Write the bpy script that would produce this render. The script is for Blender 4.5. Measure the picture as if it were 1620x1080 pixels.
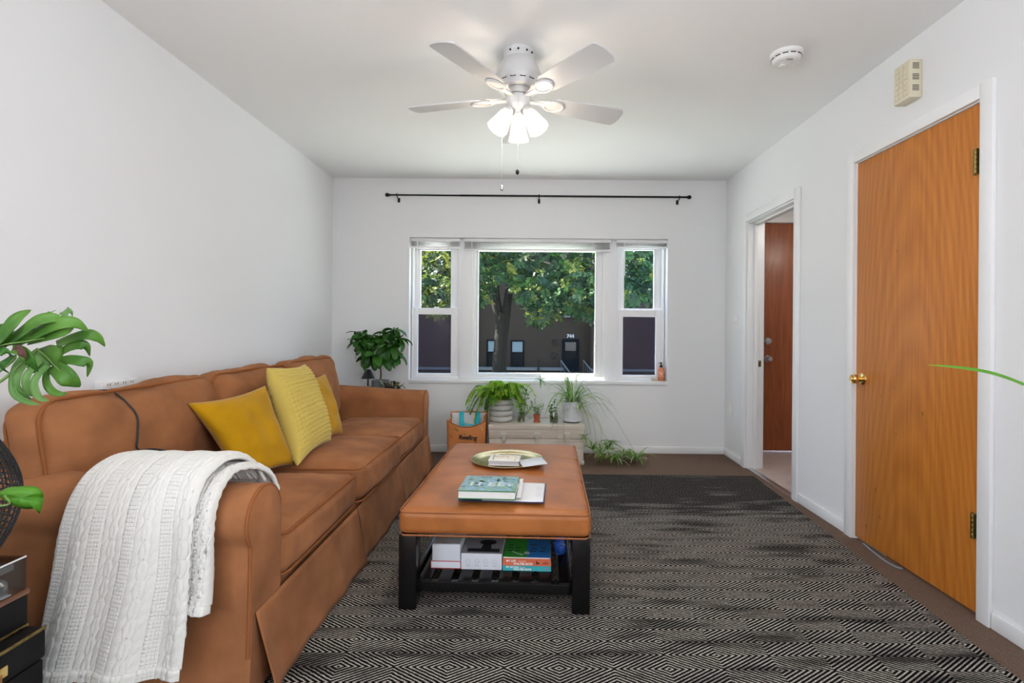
import bpy, bmesh, math, random
from mathutils import Vector, Matrix, noise
from mathutils.bvhtree import BVHTree
R = random.Random(7)
pi = math.pi
for o in list(bpy.data.objects): bpy.data.objects.remove(o)
scene = bpy.context.scene
COL = scene.collection

# ------------------------------------------------------------------ camera
F, CU, CV, ROLL, CAMZ = 800.0, 840.0, 520.0, 0.008, 1.104
cam = bpy.data.cameras.new('camera')
cam.sensor_width = 36.0
cam.lens = F / 1620 * 36
cam.shift_x = -(CU - 810) / 1620
cam.shift_y = -(540 - CV) / 1620
cam.clip_start = 0.05
camo = bpy.data.objects.new('camera', cam); COL.objects.link(camo)
camo.location = (0, 0, CAMZ)
camo.rotation_euler = (Matrix.Rotation(pi / 2, 4, 'X') @ Matrix.Rotation(ROLL, 4, 'Z')).to_euler()
scene.camera = camo

# ------------------------------------------------------------------ world, sun, added fill
w = bpy.data.worlds.new('sky'); scene.world = w; w.use_nodes = True
nt = w.node_tree
bg = nt.nodes['Background']
tc = nt.nodes.new('ShaderNodeTexCoord'); sx = nt.nodes.new('ShaderNodeSeparateXYZ'); rp = nt.nodes.new('ShaderNodeValToRGB')
nt.links.new(tc.outputs['Generated'], sx.inputs[0]); nt.links.new(sx.outputs['Z'], rp.inputs[0])
rp.color_ramp.elements[0].position = 0.0; rp.color_ramp.elements[0].color = (0.80, 0.88, 1.0, 1)
rp.color_ramp.elements[1].position = 0.7; rp.color_ramp.elements[1].color = (0.42, 0.62, 1.0, 1)
nt.links.new(rp.outputs[0], bg.inputs[0]); bg.inputs[1].default_value = 3.4
sun = bpy.data.lights.new('sun', 'SUN'); sun.energy = 34.0; sun.angle = 0.01; sun.color = (1.0, 0.93, 0.80)
suno = bpy.data.objects.new('sun', sun); COL.objects.link(suno)
suno.rotation_euler = Vector((0.62, -0.10, -0.78)).to_track_quat('-Z', 'Y').to_euler()
def area(name, loc, direction, sx, sy, power, color):
    l = bpy.data.lights.new(name, 'AREA'); l.shape = 'RECTANGLE'; l.size = sx; l.size_y = sy; l.energy = power; l.color = color
    o = bpy.data.objects.new(name, l); COL.objects.link(o); o.location = loc
    o.rotation_euler = Vector(direction).to_track_quat('-Z', 'Z').to_euler()
    return o
# fill lamps added behind the camera, tilted up, at two made-up side openings
area('added_fill_left', (-1.93, -0.75, 1.45), (1, 0.0, .8), 1.5, 1.3, 41, (0.96, 0.985, 1.0))
area('added_fill_right', (1.89, -0.75, 1.45), (-1, 0.0, .8), 1.5, 1.3, 41, (0.96, 0.985, 1.0))
vs = scene.view_settings
vs.view_transform = 'Standard'; vs.look = 'None'; vs.gamma = 1.0; vs.use_curve_mapping = False
vs.exposure = 0.42

# ------------------------------------------------------------------ pixel helpers (1620 x 1080 photograph)
def ray(u, v):
    du, dv = u - CU, v - CV
    return du + dv * ROLL, dv - du * ROLL
def W(u, v, Y):
    a, b = ray(u, v); return Vector((a * Y / F, Y, CAMZ - b * Y / F))
def WX(u, v, X):
    a, b = ray(u, v); return W(u, v, X * F / a)
def WZ(u, v, Z):
    a, b = ray(u, v); return W(u, v, (CAMZ - Z) * F / b)

# ------------------------------------------------------------------ materials
MATS = {}
def mat(name, col=(.8, .8, .8), rough=.5, metal=0.0, spec=.5, var=0.0, vscale=8.0, vstretch=(1, 1, 1), bump=0.0, bscale=200.0,
        bstretch=(1, 1, 1), sheen=0.0, coat=0.0, trans=0.0, emit=None, estr=0.0, col2=None, alpha=1.0, detail=4.0, ramp=(.3, .7)):
    if name in MATS: return MATS[name]
    m = bpy.data.materials.new(name); m.use_nodes = True
    n, l = m.node_tree.nodes, m.node_tree.links
    p = n['Principled BSDF']
    p.inputs['Base Color'].default_value = (*col, 1); p.inputs['Roughness'].default_value = rough
    p.inputs['Metallic'].default_value = metal; p.inputs['Specular IOR Level'].default_value = spec
    p.inputs['Sheen Weight'].default_value = sheen; p.inputs['Coat Weight'].default_value = coat
    p.inputs['Coat Roughness'].default_value = .15
    p.inputs['Transmission Weight'].default_value = trans; p.inputs['Alpha'].default_value = alpha
    if sheen: p.inputs['Sheen Roughness'].default_value = .4
    if emit: p.inputs['Emission Color'].default_value = (*emit, 1); p.inputs['Emission Strength'].default_value = estr
    t = n.new('ShaderNodeTexCoord')
    if var or col2:
        mp = n.new('ShaderNodeMapping'); mp.inputs['Scale'].default_value = vstretch
        nz = n.new('ShaderNodeTexNoise'); nz.inputs['Scale'].default_value = vscale; nz.inputs['Detail'].default_value = detail
        rm = n.new('ShaderNodeValToRGB')
        c2 = col2 if col2 else tuple(max(0, c * (1 - var)) for c in col)
        c1 = col if col2 else tuple(min(1, c * (1 + var * .6)) for c in col)
        rm.color_ramp.elements[0].color = (*c2, 1); rm.color_ramp.elements[1].color = (*c1, 1)
        rm.color_ramp.elements[0].position = ramp[0]; rm.color_ramp.elements[1].position = ramp[1]
        l.new(t.outputs['Object'], mp.inputs[0]); l.new(mp.outputs[0], nz.inputs['Vector']); l.new(nz.outputs[0], rm.inputs[0])
        l.new(rm.outputs[0], p.inputs['Base Color'])
    if bump:
        mp = n.new('ShaderNodeMapping'); mp.inputs['Scale'].default_value = bstretch
        nz = n.new('ShaderNodeTexNoise'); nz.inputs['Scale'].default_value = bscale; nz.inputs['Detail'].default_value = 2
        b = n.new('ShaderNodeBump'); b.inputs['Strength'].default_value = bump; b.inputs['Distance'].default_value = .004
        l.new(t.outputs['Object'], mp.inputs[0]); l.new(mp.outputs[0], nz.inputs['Vector']); l.new(nz.outputs[0], b.inputs['Height'])
        l.new(b.outputs[0], p.inputs['Normal'])
    MATS[name] = m; return m

def glass_mat(name, tint, refl, rough=0.0, haze=0.0, hazecol=(.3, .33, .38)):
    m = bpy.data.materials.new(name); m.use_nodes = True
    n, l = m.node_tree.nodes, m.node_tree.links
    n.clear()
    out = n.new('ShaderNodeOutputMaterial'); tr = n.new('ShaderNodeBsdfTransparent'); gl = n.new('ShaderNodeBsdfGlossy')
    tr.inputs[0].default_value = (*tint, 1); gl.inputs['Roughness'].default_value = rough
    mx = n.new('ShaderNodeMixShader'); mx.inputs[0].default_value = refl
    l.new(tr.outputs[0], mx.inputs[1]); l.new(gl.outputs[0], mx.inputs[2]); last = mx
    if haze:
        df = n.new('ShaderNodeBsdfDiffuse'); df.inputs[0].default_value = (*hazecol, 1)
        m2 = n.new('ShaderNodeMixShader'); m2.inputs[0].default_value = haze
        l.new(mx.outputs[0], m2.inputs[1]); l.new(df.outputs[0], m2.inputs[2]); last = m2
    l.new(last.outputs[0], out.inputs[0]); MATS[name] = m; return m

def leaf_mat(name, c1, c2, scale=3.0, rough=.45, tl=.35):
    m = bpy.data.materials.new(name); m.use_nodes = True
    n, l = m.node_tree.nodes, m.node_tree.links
    p = n['Principled BSDF']; out = n['Material Output']
    t = n.new('ShaderNodeTexCoord'); nz = n.new('ShaderNodeTexNoise'); nz.inputs['Scale'].default_value = scale
    oi = n.new('ShaderNodeObjectInfo'); ad = n.new('ShaderNodeVectorMath'); l.new(t.outputs['Object'], ad.inputs[0]); l.new(oi.outputs['Random'], ad.inputs[1])
    rm = n.new('ShaderNodeValToRGB'); rm.color_ramp.elements[0].position = .36; rm.color_ramp.elements[1].position = .64
    rm.color_ramp.elements[0].color = (*c1, 1); rm.color_ramp.elements[1].color = (*c2, 1)
    l.new(ad.outputs[0], nz.inputs['Vector']); l.new(nz.outputs[0], rm.inputs[0]); l.new(rm.outputs[0], p.inputs['Base Color'])
    p.inputs['Roughness'].default_value = rough; p.inputs['Specular IOR Level'].default_value = .3
    tr = n.new('ShaderNodeBsdfTranslucent'); l.new(rm.outputs[0], tr.inputs[0])
    mx = n.new('ShaderNodeMixShader'); mx.inputs[0].default_value = tl
    l.new(p.outputs[0], mx.inputs[1]); l.new(tr.outputs[0], mx.inputs[2]); l.new(mx.outputs[0], out.inputs[0])
    MATS[name] = m; return m

def wood_mat(name, c1, c2, rough=.35, axis='Z', scale=3.0, coat=.3, stretch=12.0, knots=0.0, cathedral=True, arch=0.0):
    m = bpy.data.materials.new(name); m.use_nodes = True
    n, l = m.node_tree.nodes, m.node_tree.links
    p = n['Principled BSDF']; p.inputs['Roughness'].default_value = rough; p.inputs['Coat Weight'].default_value = coat; p.inputs['Coat Roughness'].default_value = .25
    t = n.new('ShaderNodeTexCoord'); mp = n.new('ShaderNodeMapping'); mp2 = n.new('ShaderNodeMapping')
    s = [stretch] * 3; s['XYZ'.index(axis)] = 1.0
    mp.inputs['Scale'].default_value = [scale * 4 * k / stretch * 1.0 for k in s]
    f = [60.0] * 3; f['XYZ'.index(axis)] = 1.6
    mp2.inputs['Scale'].default_value = f
    big = n.new('ShaderNodeTexNoise'); big.inputs['Scale'].default_value = 1.0; big.inputs['Detail'].default_value = 1.5; big.inputs['Distortion'].default_value = .4
    fine = n.new('ShaderNodeTexNoise'); fine.inputs['Scale'].default_value = 1.0; fine.inputs['Detail'].default_value = 3
    l.new(t.outputs['Object'], mp.inputs[0]); l.new(t.outputs['Object'], mp2.inputs[0])
    l.new(mp.outputs[0], big.inputs['Vector']); l.new(mp2.outputs[0], fine.inputs['Vector'])
    # contour rings of the broad noise make the cathedral figure
    mu = n.new('ShaderNodeMath'); mu.operation = 'MULTIPLY'; mu.inputs[1].default_value = 8.0 if (arch or not cathedral) else 16.0
    fr = n.new('ShaderNodeMath'); fr.operation = 'PINGPONG'; fr.inputs[1].default_value = 1.0
    src = big.outputs[0]
    if arch:      # nested arches of a flat-sawn veneer: contours of z + k y^2
        sp = n.new('ShaderNodeSeparateXYZ'); l.new(t.outputs['Object'], sp.inputs[0])
        yy = n.new('ShaderNodeMath'); yy.operation = 'POWER'; yy.inputs[1].default_value = 2.0; l.new(sp.outputs['Y'], yy.inputs[0])
        ya = n.new('ShaderNodeMath'); ya.operation = 'MULTIPLY_ADD'; ya.inputs[1].default_value = arch; l.new(yy.outputs[0], ya.inputs[0]); l.new(sp.outputs['Z'], ya.inputs[2])
        nb = n.new('ShaderNodeMath'); nb.operation = 'MULTIPLY_ADD'; nb.inputs[1].default_value = .55; l.new(big.outputs[0], nb.inputs[0]); l.new(ya.outputs[0], nb.inputs[2])
        src = nb.outputs[0]
    l.new(src, mu.inputs[0]); l.new(mu.outputs[0], fr.inputs[0])
    a1 = n.new('ShaderNodeMath'); a1.operation = 'MULTIPLY'; a1.inputs[1].default_value = .20
    a2 = n.new('ShaderNodeMath'); a2.operation = 'MULTIPLY_ADD'; a2.inputs[1].default_value = .75
    l.new(fr.outputs[0], a1.inputs[0]); l.new(fine.outputs[0], a2.inputs[0]); l.new(a1.outputs[0], a2.inputs[2])
    rm = n.new('ShaderNodeValToRGB'); rm.color_ramp.elements[0].position = .3; rm.color_ramp.elements[1].position = .75
    rm.color_ramp.elements[0].color = (*c2, 1); rm.color_ramp.elements[1].color = (*c1, 1)
    l.new(a2.outputs[0], rm.inputs[0])
    last = rm.outputs[0]
    if knots:
        vo = n.new('ShaderNodeTexVoronoi'); vo.inputs['Scale'].default_value = 1.0
        mp3 = n.new('ShaderNodeMapping'); k = [8.0] * 3; k['XYZ'.index(axis)] = 5.0; mp3.inputs['Scale'].default_value = k
        l.new(t.outputs['Object'], mp3.inputs[0]); l.new(mp3.outputs[0], vo.inputs['Vector'])
        rk = n.new('ShaderNodeValToRGB'); rk.color_ramp.elements[0].position = .02; rk.color_ramp.elements[1].position = .07
        rk.color_ramp.elements[0].color = (.35, .3, .3, 1); rk.color_ramp.elements[1].color = (1, 1, 1, 1)
        mm = n.new('ShaderNodeMixRGB'); mm.blend_type = 'MULTIPLY'; mm.inputs[0].default_value = knots
        l.new(vo.outputs['Distance'], rk.inputs[0]); l.new(last, mm.inputs[1]); l.new(rk.outputs[0], mm.inputs[2]); last = mm.outputs[0]
    l.new(last, p.inputs['Base Color'])
    MATS[name] = m; return m

# ------------------------------------------------------------------ geometry helpers
class G:
    def __init__(s): s.v = []; s.f = []
    def add(s, vf):
        v, f = vf if isinstance(vf, tuple) else (vf.v, vf.f)
        k = len(s.v); s.v += [Vector(p) for p in v]; s.f += [[i + k for i in q] for q in f]; return s
    def box(s, x0, x1, y0, y1, z0, z1, bev=0.0, seg=2):
        if bev <= 0:
            v = [(x, y, z) for z in (z0, z1) for y in (y0, y1) for x in (x0, x1)]
            f = [(0, 2, 3, 1), (4, 5, 7, 6), (0, 1, 5, 4), (2, 6, 7, 3), (0, 4, 6, 2), (1, 3, 7, 5)]
            return s.add((v, f))
        bm = bmesh.new(); bmesh.ops.create_cube(bm, size=1)
        for q in bm.verts:
            q.co = ((x0 + x1) / 2 + q.co.x * (x1 - x0), (y0 + y1) / 2 + q.co.y * (y1 - y0), (z0 + z1) / 2 + q.co.z * (z1 - z0))
        bmesh.ops.bevel(bm, geom=bm.edges[:], offset=bev, segments=seg, affect='EDGES', profile=.5)
        bm.verts.index_update()
        r = ([q.co.copy() for q in bm.verts], [[q.index for q in f.verts] for f in bm.faces]); bm.free()
        return s.add(r)
    def grid(s, fn, nu, nv, closeu=False, closev=False):
        v = [fn(i / (nu if closeu else nu - 1), j / (nv if closev else nv - 1)) for i in range(nu) for j in range(nv)]
        f = []
        for i in range(nu if closeu else nu - 1):
            for j in range(nv if closev else nv - 1):
                a, b = (i + 1) % nu, (j + 1) % nv
                f.append((i * nv + j, a * nv + j, a * nv + b, i * nv + b))
        return s.add((v, f))
    def lathe(s, prof, seg=24, c=(0, 0, 0), axis='Z', wob=None):
        def fn(i, j):
            k = j * (len(prof) - 1); r, h = prof[min(int(round(k)), len(prof) - 1)]
            a = i * 2 * pi
            rr = r if not wob else wob(a, r, h)
            p = (rr * math.cos(a), rr * math.sin(a), h)
            if axis == 'X': p = (p[2], p[0], p[1])
            if axis == 'Y': p = (p[0], p[2], p[1])
            return Vector(p) + Vector(c)
        return s.grid(fn, seg, len(prof), closeu=True)
    def tube(s, pts, r, seg=8, taper=None, closed=False, cap=True):
        pts = [Vector(p) for p in pts]; n = len(pts); v = []; prev = None
        for i, p in enumerate(pts):
            t = (pts[(i + 1) % n] - pts[i - 1]) if closed else (pts[min(i + 1, n - 1)] - pts[max(i - 1, 0)])
            if t.length < 1e-9: t = Vector((0, 0, 1))
            t.normalize()
            if prev is None:
                prev = t.orthogonal().normalized()
            prev = (prev - t * prev.dot(t))
            if prev.length < 1e-6: prev = t.orthogonal()
            prev.normalize(); b = t.cross(prev)
            rr = r * (taper(i / max(1, n - 1)) if taper else 1)
            for k in range(seg):
                a = 2 * pi * k / seg; v.append(p + prev * (rr * math.cos(a)) + b * (rr * math.sin(a)))
        f = []
        for i in range(n if closed else n - 1):
            a, c2 = i * seg, ((i + 1) % n) * seg
            for k in range(seg):
                f.append((a + k, a + (k + 1) % seg, c2 + (k + 1) % seg, c2 + k))
        if cap and not closed:
            f.append(list(range(seg - 1, -1, -1))); f.append([(n - 1) * seg + k for k in range(seg)])
        return s.add((v, f))
    def sphere(s, c, r, seg=16, rings=10, sc=(1, 1, 1)):
        prof = [(max(1e-5, math.sin(pi * k / rings)), -math.cos(pi * k / rings)) for k in range(rings + 1)]
        g = G().lathe(prof, seg)
        return s.add(([Vector((p.x * r * sc[0], p.y * r * sc[1], p.z * r * sc[2])) + Vector(c) for p in g.v], g.f))
    def prism(s, poly, fn, d):
        # poly: 2d outline; fn(a,b,t) -> 3d with t 0 / 1 for the two faces
        n = len(poly); v = [fn(a, b, 0) for a, b in poly] + [fn(a, b, d) for a, b in poly]
        f = [list(range(n - 1, -1, -1)), list(range(n, 2 * n))] + [(i, (i + 1) % n, (i + 1) % n + n, i + n) for i in range(n)]
        return s.add((v, f))
    def tf(s, M):
        s.v = [M @ p for p in s.v]; return s

def smooth_pts(pts, n=8, closed=False):
    pts = [Vector(p) for p in pts]; out = []; N = len(pts)
    for i in range(N if closed else N - 1):
        p0 = pts[i - 1] if (i > 0 or closed) else pts[0]; p1 = pts[i]; p2 = pts[(i + 1) % N]
        p3 = pts[(i + 2) % N] if (i + 2 < N or closed) else pts[-1]
        for k in range(n):
            t = k / n
            out.append(.5 * ((2 * p1) + (p2 - p0) * t + (2 * p0 - 5 * p1 + 4 * p2 - p3) * t * t + (3 * p1 - p0 - 3 * p2 + p3) * t ** 3))
    if not closed: out.append(pts[-1])
    return out

def mesh_of(g, name, smooth=True, angle=40, fixn=True):
    me = bpy.data.meshes.new(name)
    me.from_pydata([tuple(p) for p in g.v], [], [list(q) for q in g.f]); me.validate()
    if fixn:
        bm = bmesh.new(); bm.from_mesh(me); bmesh.ops.recalc_face_normals(bm, faces=bm.faces); bm.to_mesh(me); bm.free()
    me.polygons.foreach_set('use_smooth', [smooth] * len(me.polygons))
    if smooth: me.set_sharp_from_angle(angle=math.radians(angle))
    me.update(); return me

def tag(o, label=None, cat=None, group=None, kind=None):
    if label: o['label'] = label
    if cat: o['category'] = cat
    if group: o['group'] = group
    if kind: o['kind'] = kind
    return o
def empty(name, loc, label=None, cat=None, group=None, kind=None):
    o = bpy.data.objects.new(name, None); COL.objects.link(o); o.location = loc; o.empty_display_size = .05
    return tag(o, label, cat, group, kind)
def wloc(o):
    p = Vector(o.location)
    return p + wloc(o.parent) if o.parent else p
def obj(name, g, m, parent=None, label=None, cat=None, group=None, kind=None, smooth=True, angle=40, fixn=True, mesh=None):
    """world-coordinate geometry -> one mesh object whose origin sits at the base of its box"""
    if mesh is None:
        xs = [p.x for p in g.v]; ys = [p.y for p in g.v]; zs = [p.z for p in g.v]
        c = Vector(((min(xs) + max(xs)) / 2, (min(ys) + max(ys)) / 2, min(zs)))
        g.v = [p - c for p in g.v]
        me = mesh_of(g, name, smooth, angle, fixn)
    else: me, c = mesh
    if isinstance(m, str): m = MATS[m]
    if m and not me.materials: me.materials.append(m)
    o = bpy.data.objects.new(name, me); COL.objects.link(o)
    if parent: o.parent = parent; o.location = c - wloc(parent)
    else: o.location = c
    return tag(o, label, cat, group, kind)
def inst(name, me, parent, M, group=None):
    """another object on shared mesh data, M in world space"""
    o = bpy.data.objects.new(name, me); COL.objects.link(o)
    if parent: o.parent = parent; M = Matrix.Translation(-wloc(parent)) @ M
    o.matrix_local = M if parent else M
    if not parent: o.matrix_world = M
    return o
def solid(o, t, off=0.0):
    md = o.modifiers.new('solid', 'SOLIDIFY'); md.thickness = t; md.offset = off; return o
def frame(p, xdir, ydir):
    x = Vector(xdir).normalized(); z = x.cross(Vector(ydir)).normalized(); y = z.cross(x)
    M = Matrix((x, y, z)).transposed().to_4x4(); M.translation = Vector(p); return M
def text(name, body, size, M, m, parent=None, extrude=.0004, align='LEFT', shear=0.0, sx=1.0, bold=0.0):
    c = bpy.data.curves.new(name, 'FONT'); c.body = body; c.size = size; c.extrude = extrude; c.align_x = align; c.shear = shear; c.offset = bold
    c.resolution_u = 3
    t = bpy.data.objects.new(name, c); COL.objects.link(t)
    bpy.context.view_layer.update()
    dg = bpy.context.evaluated_depsgraph_get()
    me = bpy.data.meshes.new_from_object(t.evaluated_get(dg)); bpy.data.objects.remove(t); bpy.data.curves.remove(c)
    me.name = name
    g = G(); g.v = [M @ Vector((p.co.x * sx, p.co.y, p.co.z)) for p in me.vertices]; g.f = [list(q.vertices) for q in me.polygons]
    return obj(name, g, m, parent, smooth=False, fixn=False)

def soft_box(hx, hy, hz, r, n=14, puff=(0, 0, 0), wr=0.0, wsc=6.0, seed=0, nx=None, ny=None, nz=None):
    """rounded cushion centred on the origin"""
    g = G(); h = Vector((hx, hy, hz))
    def place(p):
        q = Vector((p[0] * hx, p[1] * hy, p[2] * hz))
        c = Vector([max(-(h[i] - r), min(h[i] - r, q[i])) for i in range(3)])
        d = q - c
        if d.length > 1e-9: q = c + d.normalized() * r
        s = [1 - min(1, abs(p[i])) ** 2.2 for i in range(3)]
        q = Vector((q.x + puff[0] * p[0] * s[1] * s[2], q.y + puff[1] * p[1] * s[0] * s[2], q.z + puff[2] * p[2] * s[0] * s[1]))
        if wr:
            k = noise.noise(Vector((q.x * wsc + seed * 7.1, q.y * wsc, q.z * wsc))) + .5 * noise.noise(Vector((q.x * wsc * 2.7, q.y * wsc * 2.7 + seed, q.z * wsc * 2.7)))
            q += q.normalized() * wr * k
        return q
    def wp(t):   # denser points towards the edges
        return math.copysign(abs(t) ** .8, t)
    for ax in range(3):
        for sg in (-1, 1):
            def fn(i, j):
                p = [0, 0, 0]; p[ax] = sg; p[(ax + 1) % 3] = wp(i * 2 - 1); p[(ax + 2) % 3] = wp(j * 2 - 1); return place(p)
            g.grid(fn, n, n)
    bm = bmesh.new()
    vs_ = [bm.verts.new(p) for p in g.v]
    for f in g.f: bm.faces.new([vs_[i] for i in f])
    bmesh.ops.remove_doubles(bm, verts=bm.verts, dist=1e-5); bm.verts.index_update()
    o = G(); o.v = [q.co.copy() for q in bm.verts]; o.f = [[q.index for q in f.verts] for f in bm.faces]; bm.free(); return o

# ------------------------------------------------------------------ common materials
mat('wall_paint', (.80, .805, .815), .75, bump=.05, bscale=60)
mat('ceiling_paint', (.88, .88, .88), .8, bump=.05, bscale=80)
mat('trim_paint', (.84, .845, .85), .35)
mat('vinyl_white', (.86, .865, .88), .4)
mat('carpet', (.200, .132, .096), .95, var=.45, vscale=260, bump=.9, bscale=500, spec=.1)
mat('linoleum', (.52, .42, .38), .45, var=.12, vscale=30)
mat('black_metal', (.012, .012, .013), .4, metal=.6)
mat('brass', (.80, .56, .22), .22, metal=1.0)
mat('aged_brass', (.30, .22, .07), .4, metal=1.0, var=.5, vscale=90)
mat('steel', (.62, .63, .65), .3, metal=1.0)
mat('white_plastic', (.82, .82, .81), .35)
mat('dark_slot', (.02, .018, .015), .6)
glass_mat('window_glass', (.90, .93, .92), .002)
glass_mat('window_glass_inner', (.93, .95, .94), .002)
glass_mat('screened_glass', (.62, .64, .68), .002, haze=.10, hazecol=(.14, .16, .22))
glass_mat('hazy_glass', (.85, .92, .95), .002, haze=.02, hazecol=(.2, .27, .32))

# ------------------------------------------------------------------ room shell
XL, XR, YB, YR, ZC = -1.779, 1.735, 4.519, -2.2, 2.44
T = .12
HX = 3.25            # far side of the hall
def struct(name, g, m, parent=None, **k):
    return obj(name, g, m, parent, kind=None if parent else 'structure', **k)
struct('floor', G().box(XL - T, XR + .02, YR - T, YB + .1, -.12, 0), 'carpet', smooth=False)
struct('floor_hall', G().box(XR + .02, HX, 2.5, 4.75, -.12, .002), 'linoleum', smooth=False)
struct('ceiling', G().box(XL - T, XR + T, YR - T, YB + .1, ZC, ZC + .12), 'ceiling_paint', smooth=False)
struct('ceiling_hall', G().box(XR + T, HX, 2.5, 4.75, 2.30, 2.42), 'ceiling_paint', smooth=False)
# left wall with an added opening behind the camera for the fill lamp
g = G().box(XL - T, XL, .0, YB + .1, 0, ZC).box(XL - T, XL, YR - T, -1.5, 0, ZC).box(XL - T, XL, -1.5, 0, 0, .8).box(XL - T, XL, -1.5, 0, 2.1, ZC)
struct('wall_left', g, 'wall_paint', smooth=False)
# right wall with doorway, closet door opening and an added fill-lamp opening behind the camera
D1a, D1b, D1z = 3.32, 4.058, 1.975
D2a, D2b, D2z = 1.944, 2.706, 2.003
g = G().box(XR, XR + T, D1b, YB, 0, ZC).box(XR, XR + T, D2b, D1a, 0, ZC).box(XR, XR + T, 0, D2a, 0, ZC).box(XR, XR + T, YR - T, -1.5, 0, ZC)
g.box(XR, XR + T, D1a, D1b, D1z, ZC).box(XR, XR + T, D2a, D2b, D2z, ZC).box(XR, XR + T, -1.5, 0, 0, .8).box(XR, XR + T, -1.5, 0, 2.1, ZC)
struct('wall_right', g, 'wall_paint', smooth=False)
struct('wall_rear', G().box(XL - T, XR + T, YR - T, YR, 0, ZC), 'wall_paint', smooth=False)
# back wall with the triple window opening; it runs on behind the hall as the front wall of the house
WXa, WXb, WZa, WZb = -1.092, 1.218, .640, 1.915
HDa, HDb, HDz = 2.10, 3.02, 2.085
YO = YB + .24
g = G().box(XL - T, WXa, YB, YO, 0, ZC).box(WXb, XR + T, YB, YO, 0, ZC).box(WXa, WXb, YB, YO, 0, WZa).box(WXa, WXb, YB, YO, WZb, ZC)
struct('wall_back', g, 'wall_paint', smooth=False)
YH = 4.60
g = G().box(XR + T, HDa, YH, YO, 0, ZC).box(HDb, HX + T, YH, YO, 0, ZC).box(HDa, HDb, YH, YO, HDz, ZC)
struct('wall_hall_front', g, 'wall_paint', smooth=False)
struct('wall_hall_right', G().box(HX, HX + T, 2.5, YO, 0, ZC), 'wall_paint', smooth=False)
struct('wall_hall_near', G().box(XR + T, HX, 2.4, 2.5, 0, ZC), 'wall_paint', smooth=False)

# baseboards with a rounded top edge
def baseboard(name, x0, x1, y0, y1, face):
    struct(name, G().box(x0, x1, y0, y1, 0, .062, bev=.004), 'trim_paint', angle=30)
bt = .012
baseboard('baseboard_back', XL, XR, YB - bt, YB, 'y')
baseboard('baseboard_left', XL, XL + bt, YR, YB - bt, 'x')
baseboard('baseboard_right_far', XR - bt, XR, D1b + .062, YB - bt, 'x')
baseboard('baseboard_right_middle', XR - bt, XR, D2b + .058, D1a - .062, 'x')
baseboard('baseboard_right_near', XR - bt, XR, YR, D2a - .058, 'x')
baseboard('baseboard_hall', XR + T, HDa - .06, YH - bt, YH, 'y')

# door casings and jambs
def casing(name, ya, yb, zt, cw):
    root = empty(name, (XR, (ya + yb) / 2, 0), kind='structure')
    ct = .018
    obj('casing_board', G().box(XR - ct, XR, yb, yb + cw, 0, zt + cw, bev=.003), 'trim_paint', root)
    obj('casing_board', G().box(XR - ct, XR, ya - cw, ya, 0, zt + cw, bev=.003), 'trim_paint', root)
    obj('casing_board', G().box(XR - ct, XR, ya, yb, zt, zt + cw, bev=.003), 'trim_paint', root)
    return root
r = casing('trim_1', D1a, D1b, D1z, .06)
jm = .012
obj('jamb_board', G().box(XR - .004, XR + T + .004, D1b - jm, D1b, 0, D1z, bev=.002), 'trim_paint', r)
obj('jamb_board', G().box(XR - .004, XR + T + .004, D1a, D1a + jm, 0, D1z, bev=.002), 'trim_paint', r)
obj('jamb_board', G().box(XR - .004, XR + T + .004, D1a + jm, D1b - jm, D1z - jm, D1z, bev=.002), 'trim_paint', r)
obj('door_stop', G().box(XR + .045, XR + .08, D1b - jm - .014, D1b - jm, 0, D1z - jm, bev=.003), 'trim_paint', r)
obj('door_stop', G().box(XR + .045, XR + .08, D1a + jm, D1a + jm + .014, 0, D1z - jm, bev=.003), 'trim_paint', r)
obj('door_stop', G().box(XR + .045, XR + .08, D1a + jm, D1b - jm, D1z - jm - .014, D1z - jm, bev=.003), 'trim_paint', r)
s = obj('strike_plate', G().box(XR + .084, XR + .108, D1b - jm - .003, D1b - jm, .815, .865, bev=.001), 'aged_brass', r, label='bronze strike plate')
obj('strike_hole', G().box(XR + .091, XR + .101, D1b - jm - .0036, D1b - jm - .001, .828, .852), 'dark_slot', s)
obj('casing_board', G().box(XR + T, XR + T + .016, D1b, D1b + .05, 0, D1z + .05, bev=.003), 'trim_paint', r)
obj('threshold', G().box(XR - .002, XR + .045, D1a, D1b, 0, .006, bev=.002), 'steel', r, label='thin metal threshold strip')
r = casing('trim_2', D2a, D2b, D2z, .056)
obj('jamb_board', G().box(XR - .002, XR + T, D2b - .004, D2b + .0, 0, D2z, bev=.001), 'trim_paint', r)
obj('jamb_board', G().box(XR - .002, XR + T, D2a, D2a + .004, 0, D2z, bev=.001), 'trim_paint', r)
obj('jamb_board', G().box(XR - .002, XR + T, D2a + .004, D2b - .004, D2z - .004, D2z, bev=.001), 'trim_paint', r)
obj('closet_floor', G().box(XR + .03, XR + .7, D2a - .1, D2b + .1, -.01, .003), 'carpet', r)
obj('closet_back', G().box(XR + .6, XR + .64, D2a - .3, D2b + .3, 0, ZC), 'wall_paint', r)
obj('closet_side', G().box(XR + T, XR + .6, D2a - .34, D2a - .3, 0, ZC), 'wall_paint', r)
# hall door surround
r = empty('trim_3', (HDa, YH, 0), kind='structure')
obj('casing_board', G().box(HDa - .055, HDa, YH - .016, YH, .0, HDz + .055, bev=.003), 'trim_paint', r)
obj('casing_board', G().box(HDa, HDb, YH - .016, YH, HDz, HDz + .055, bev=.003), 'trim_paint', r)

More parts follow.
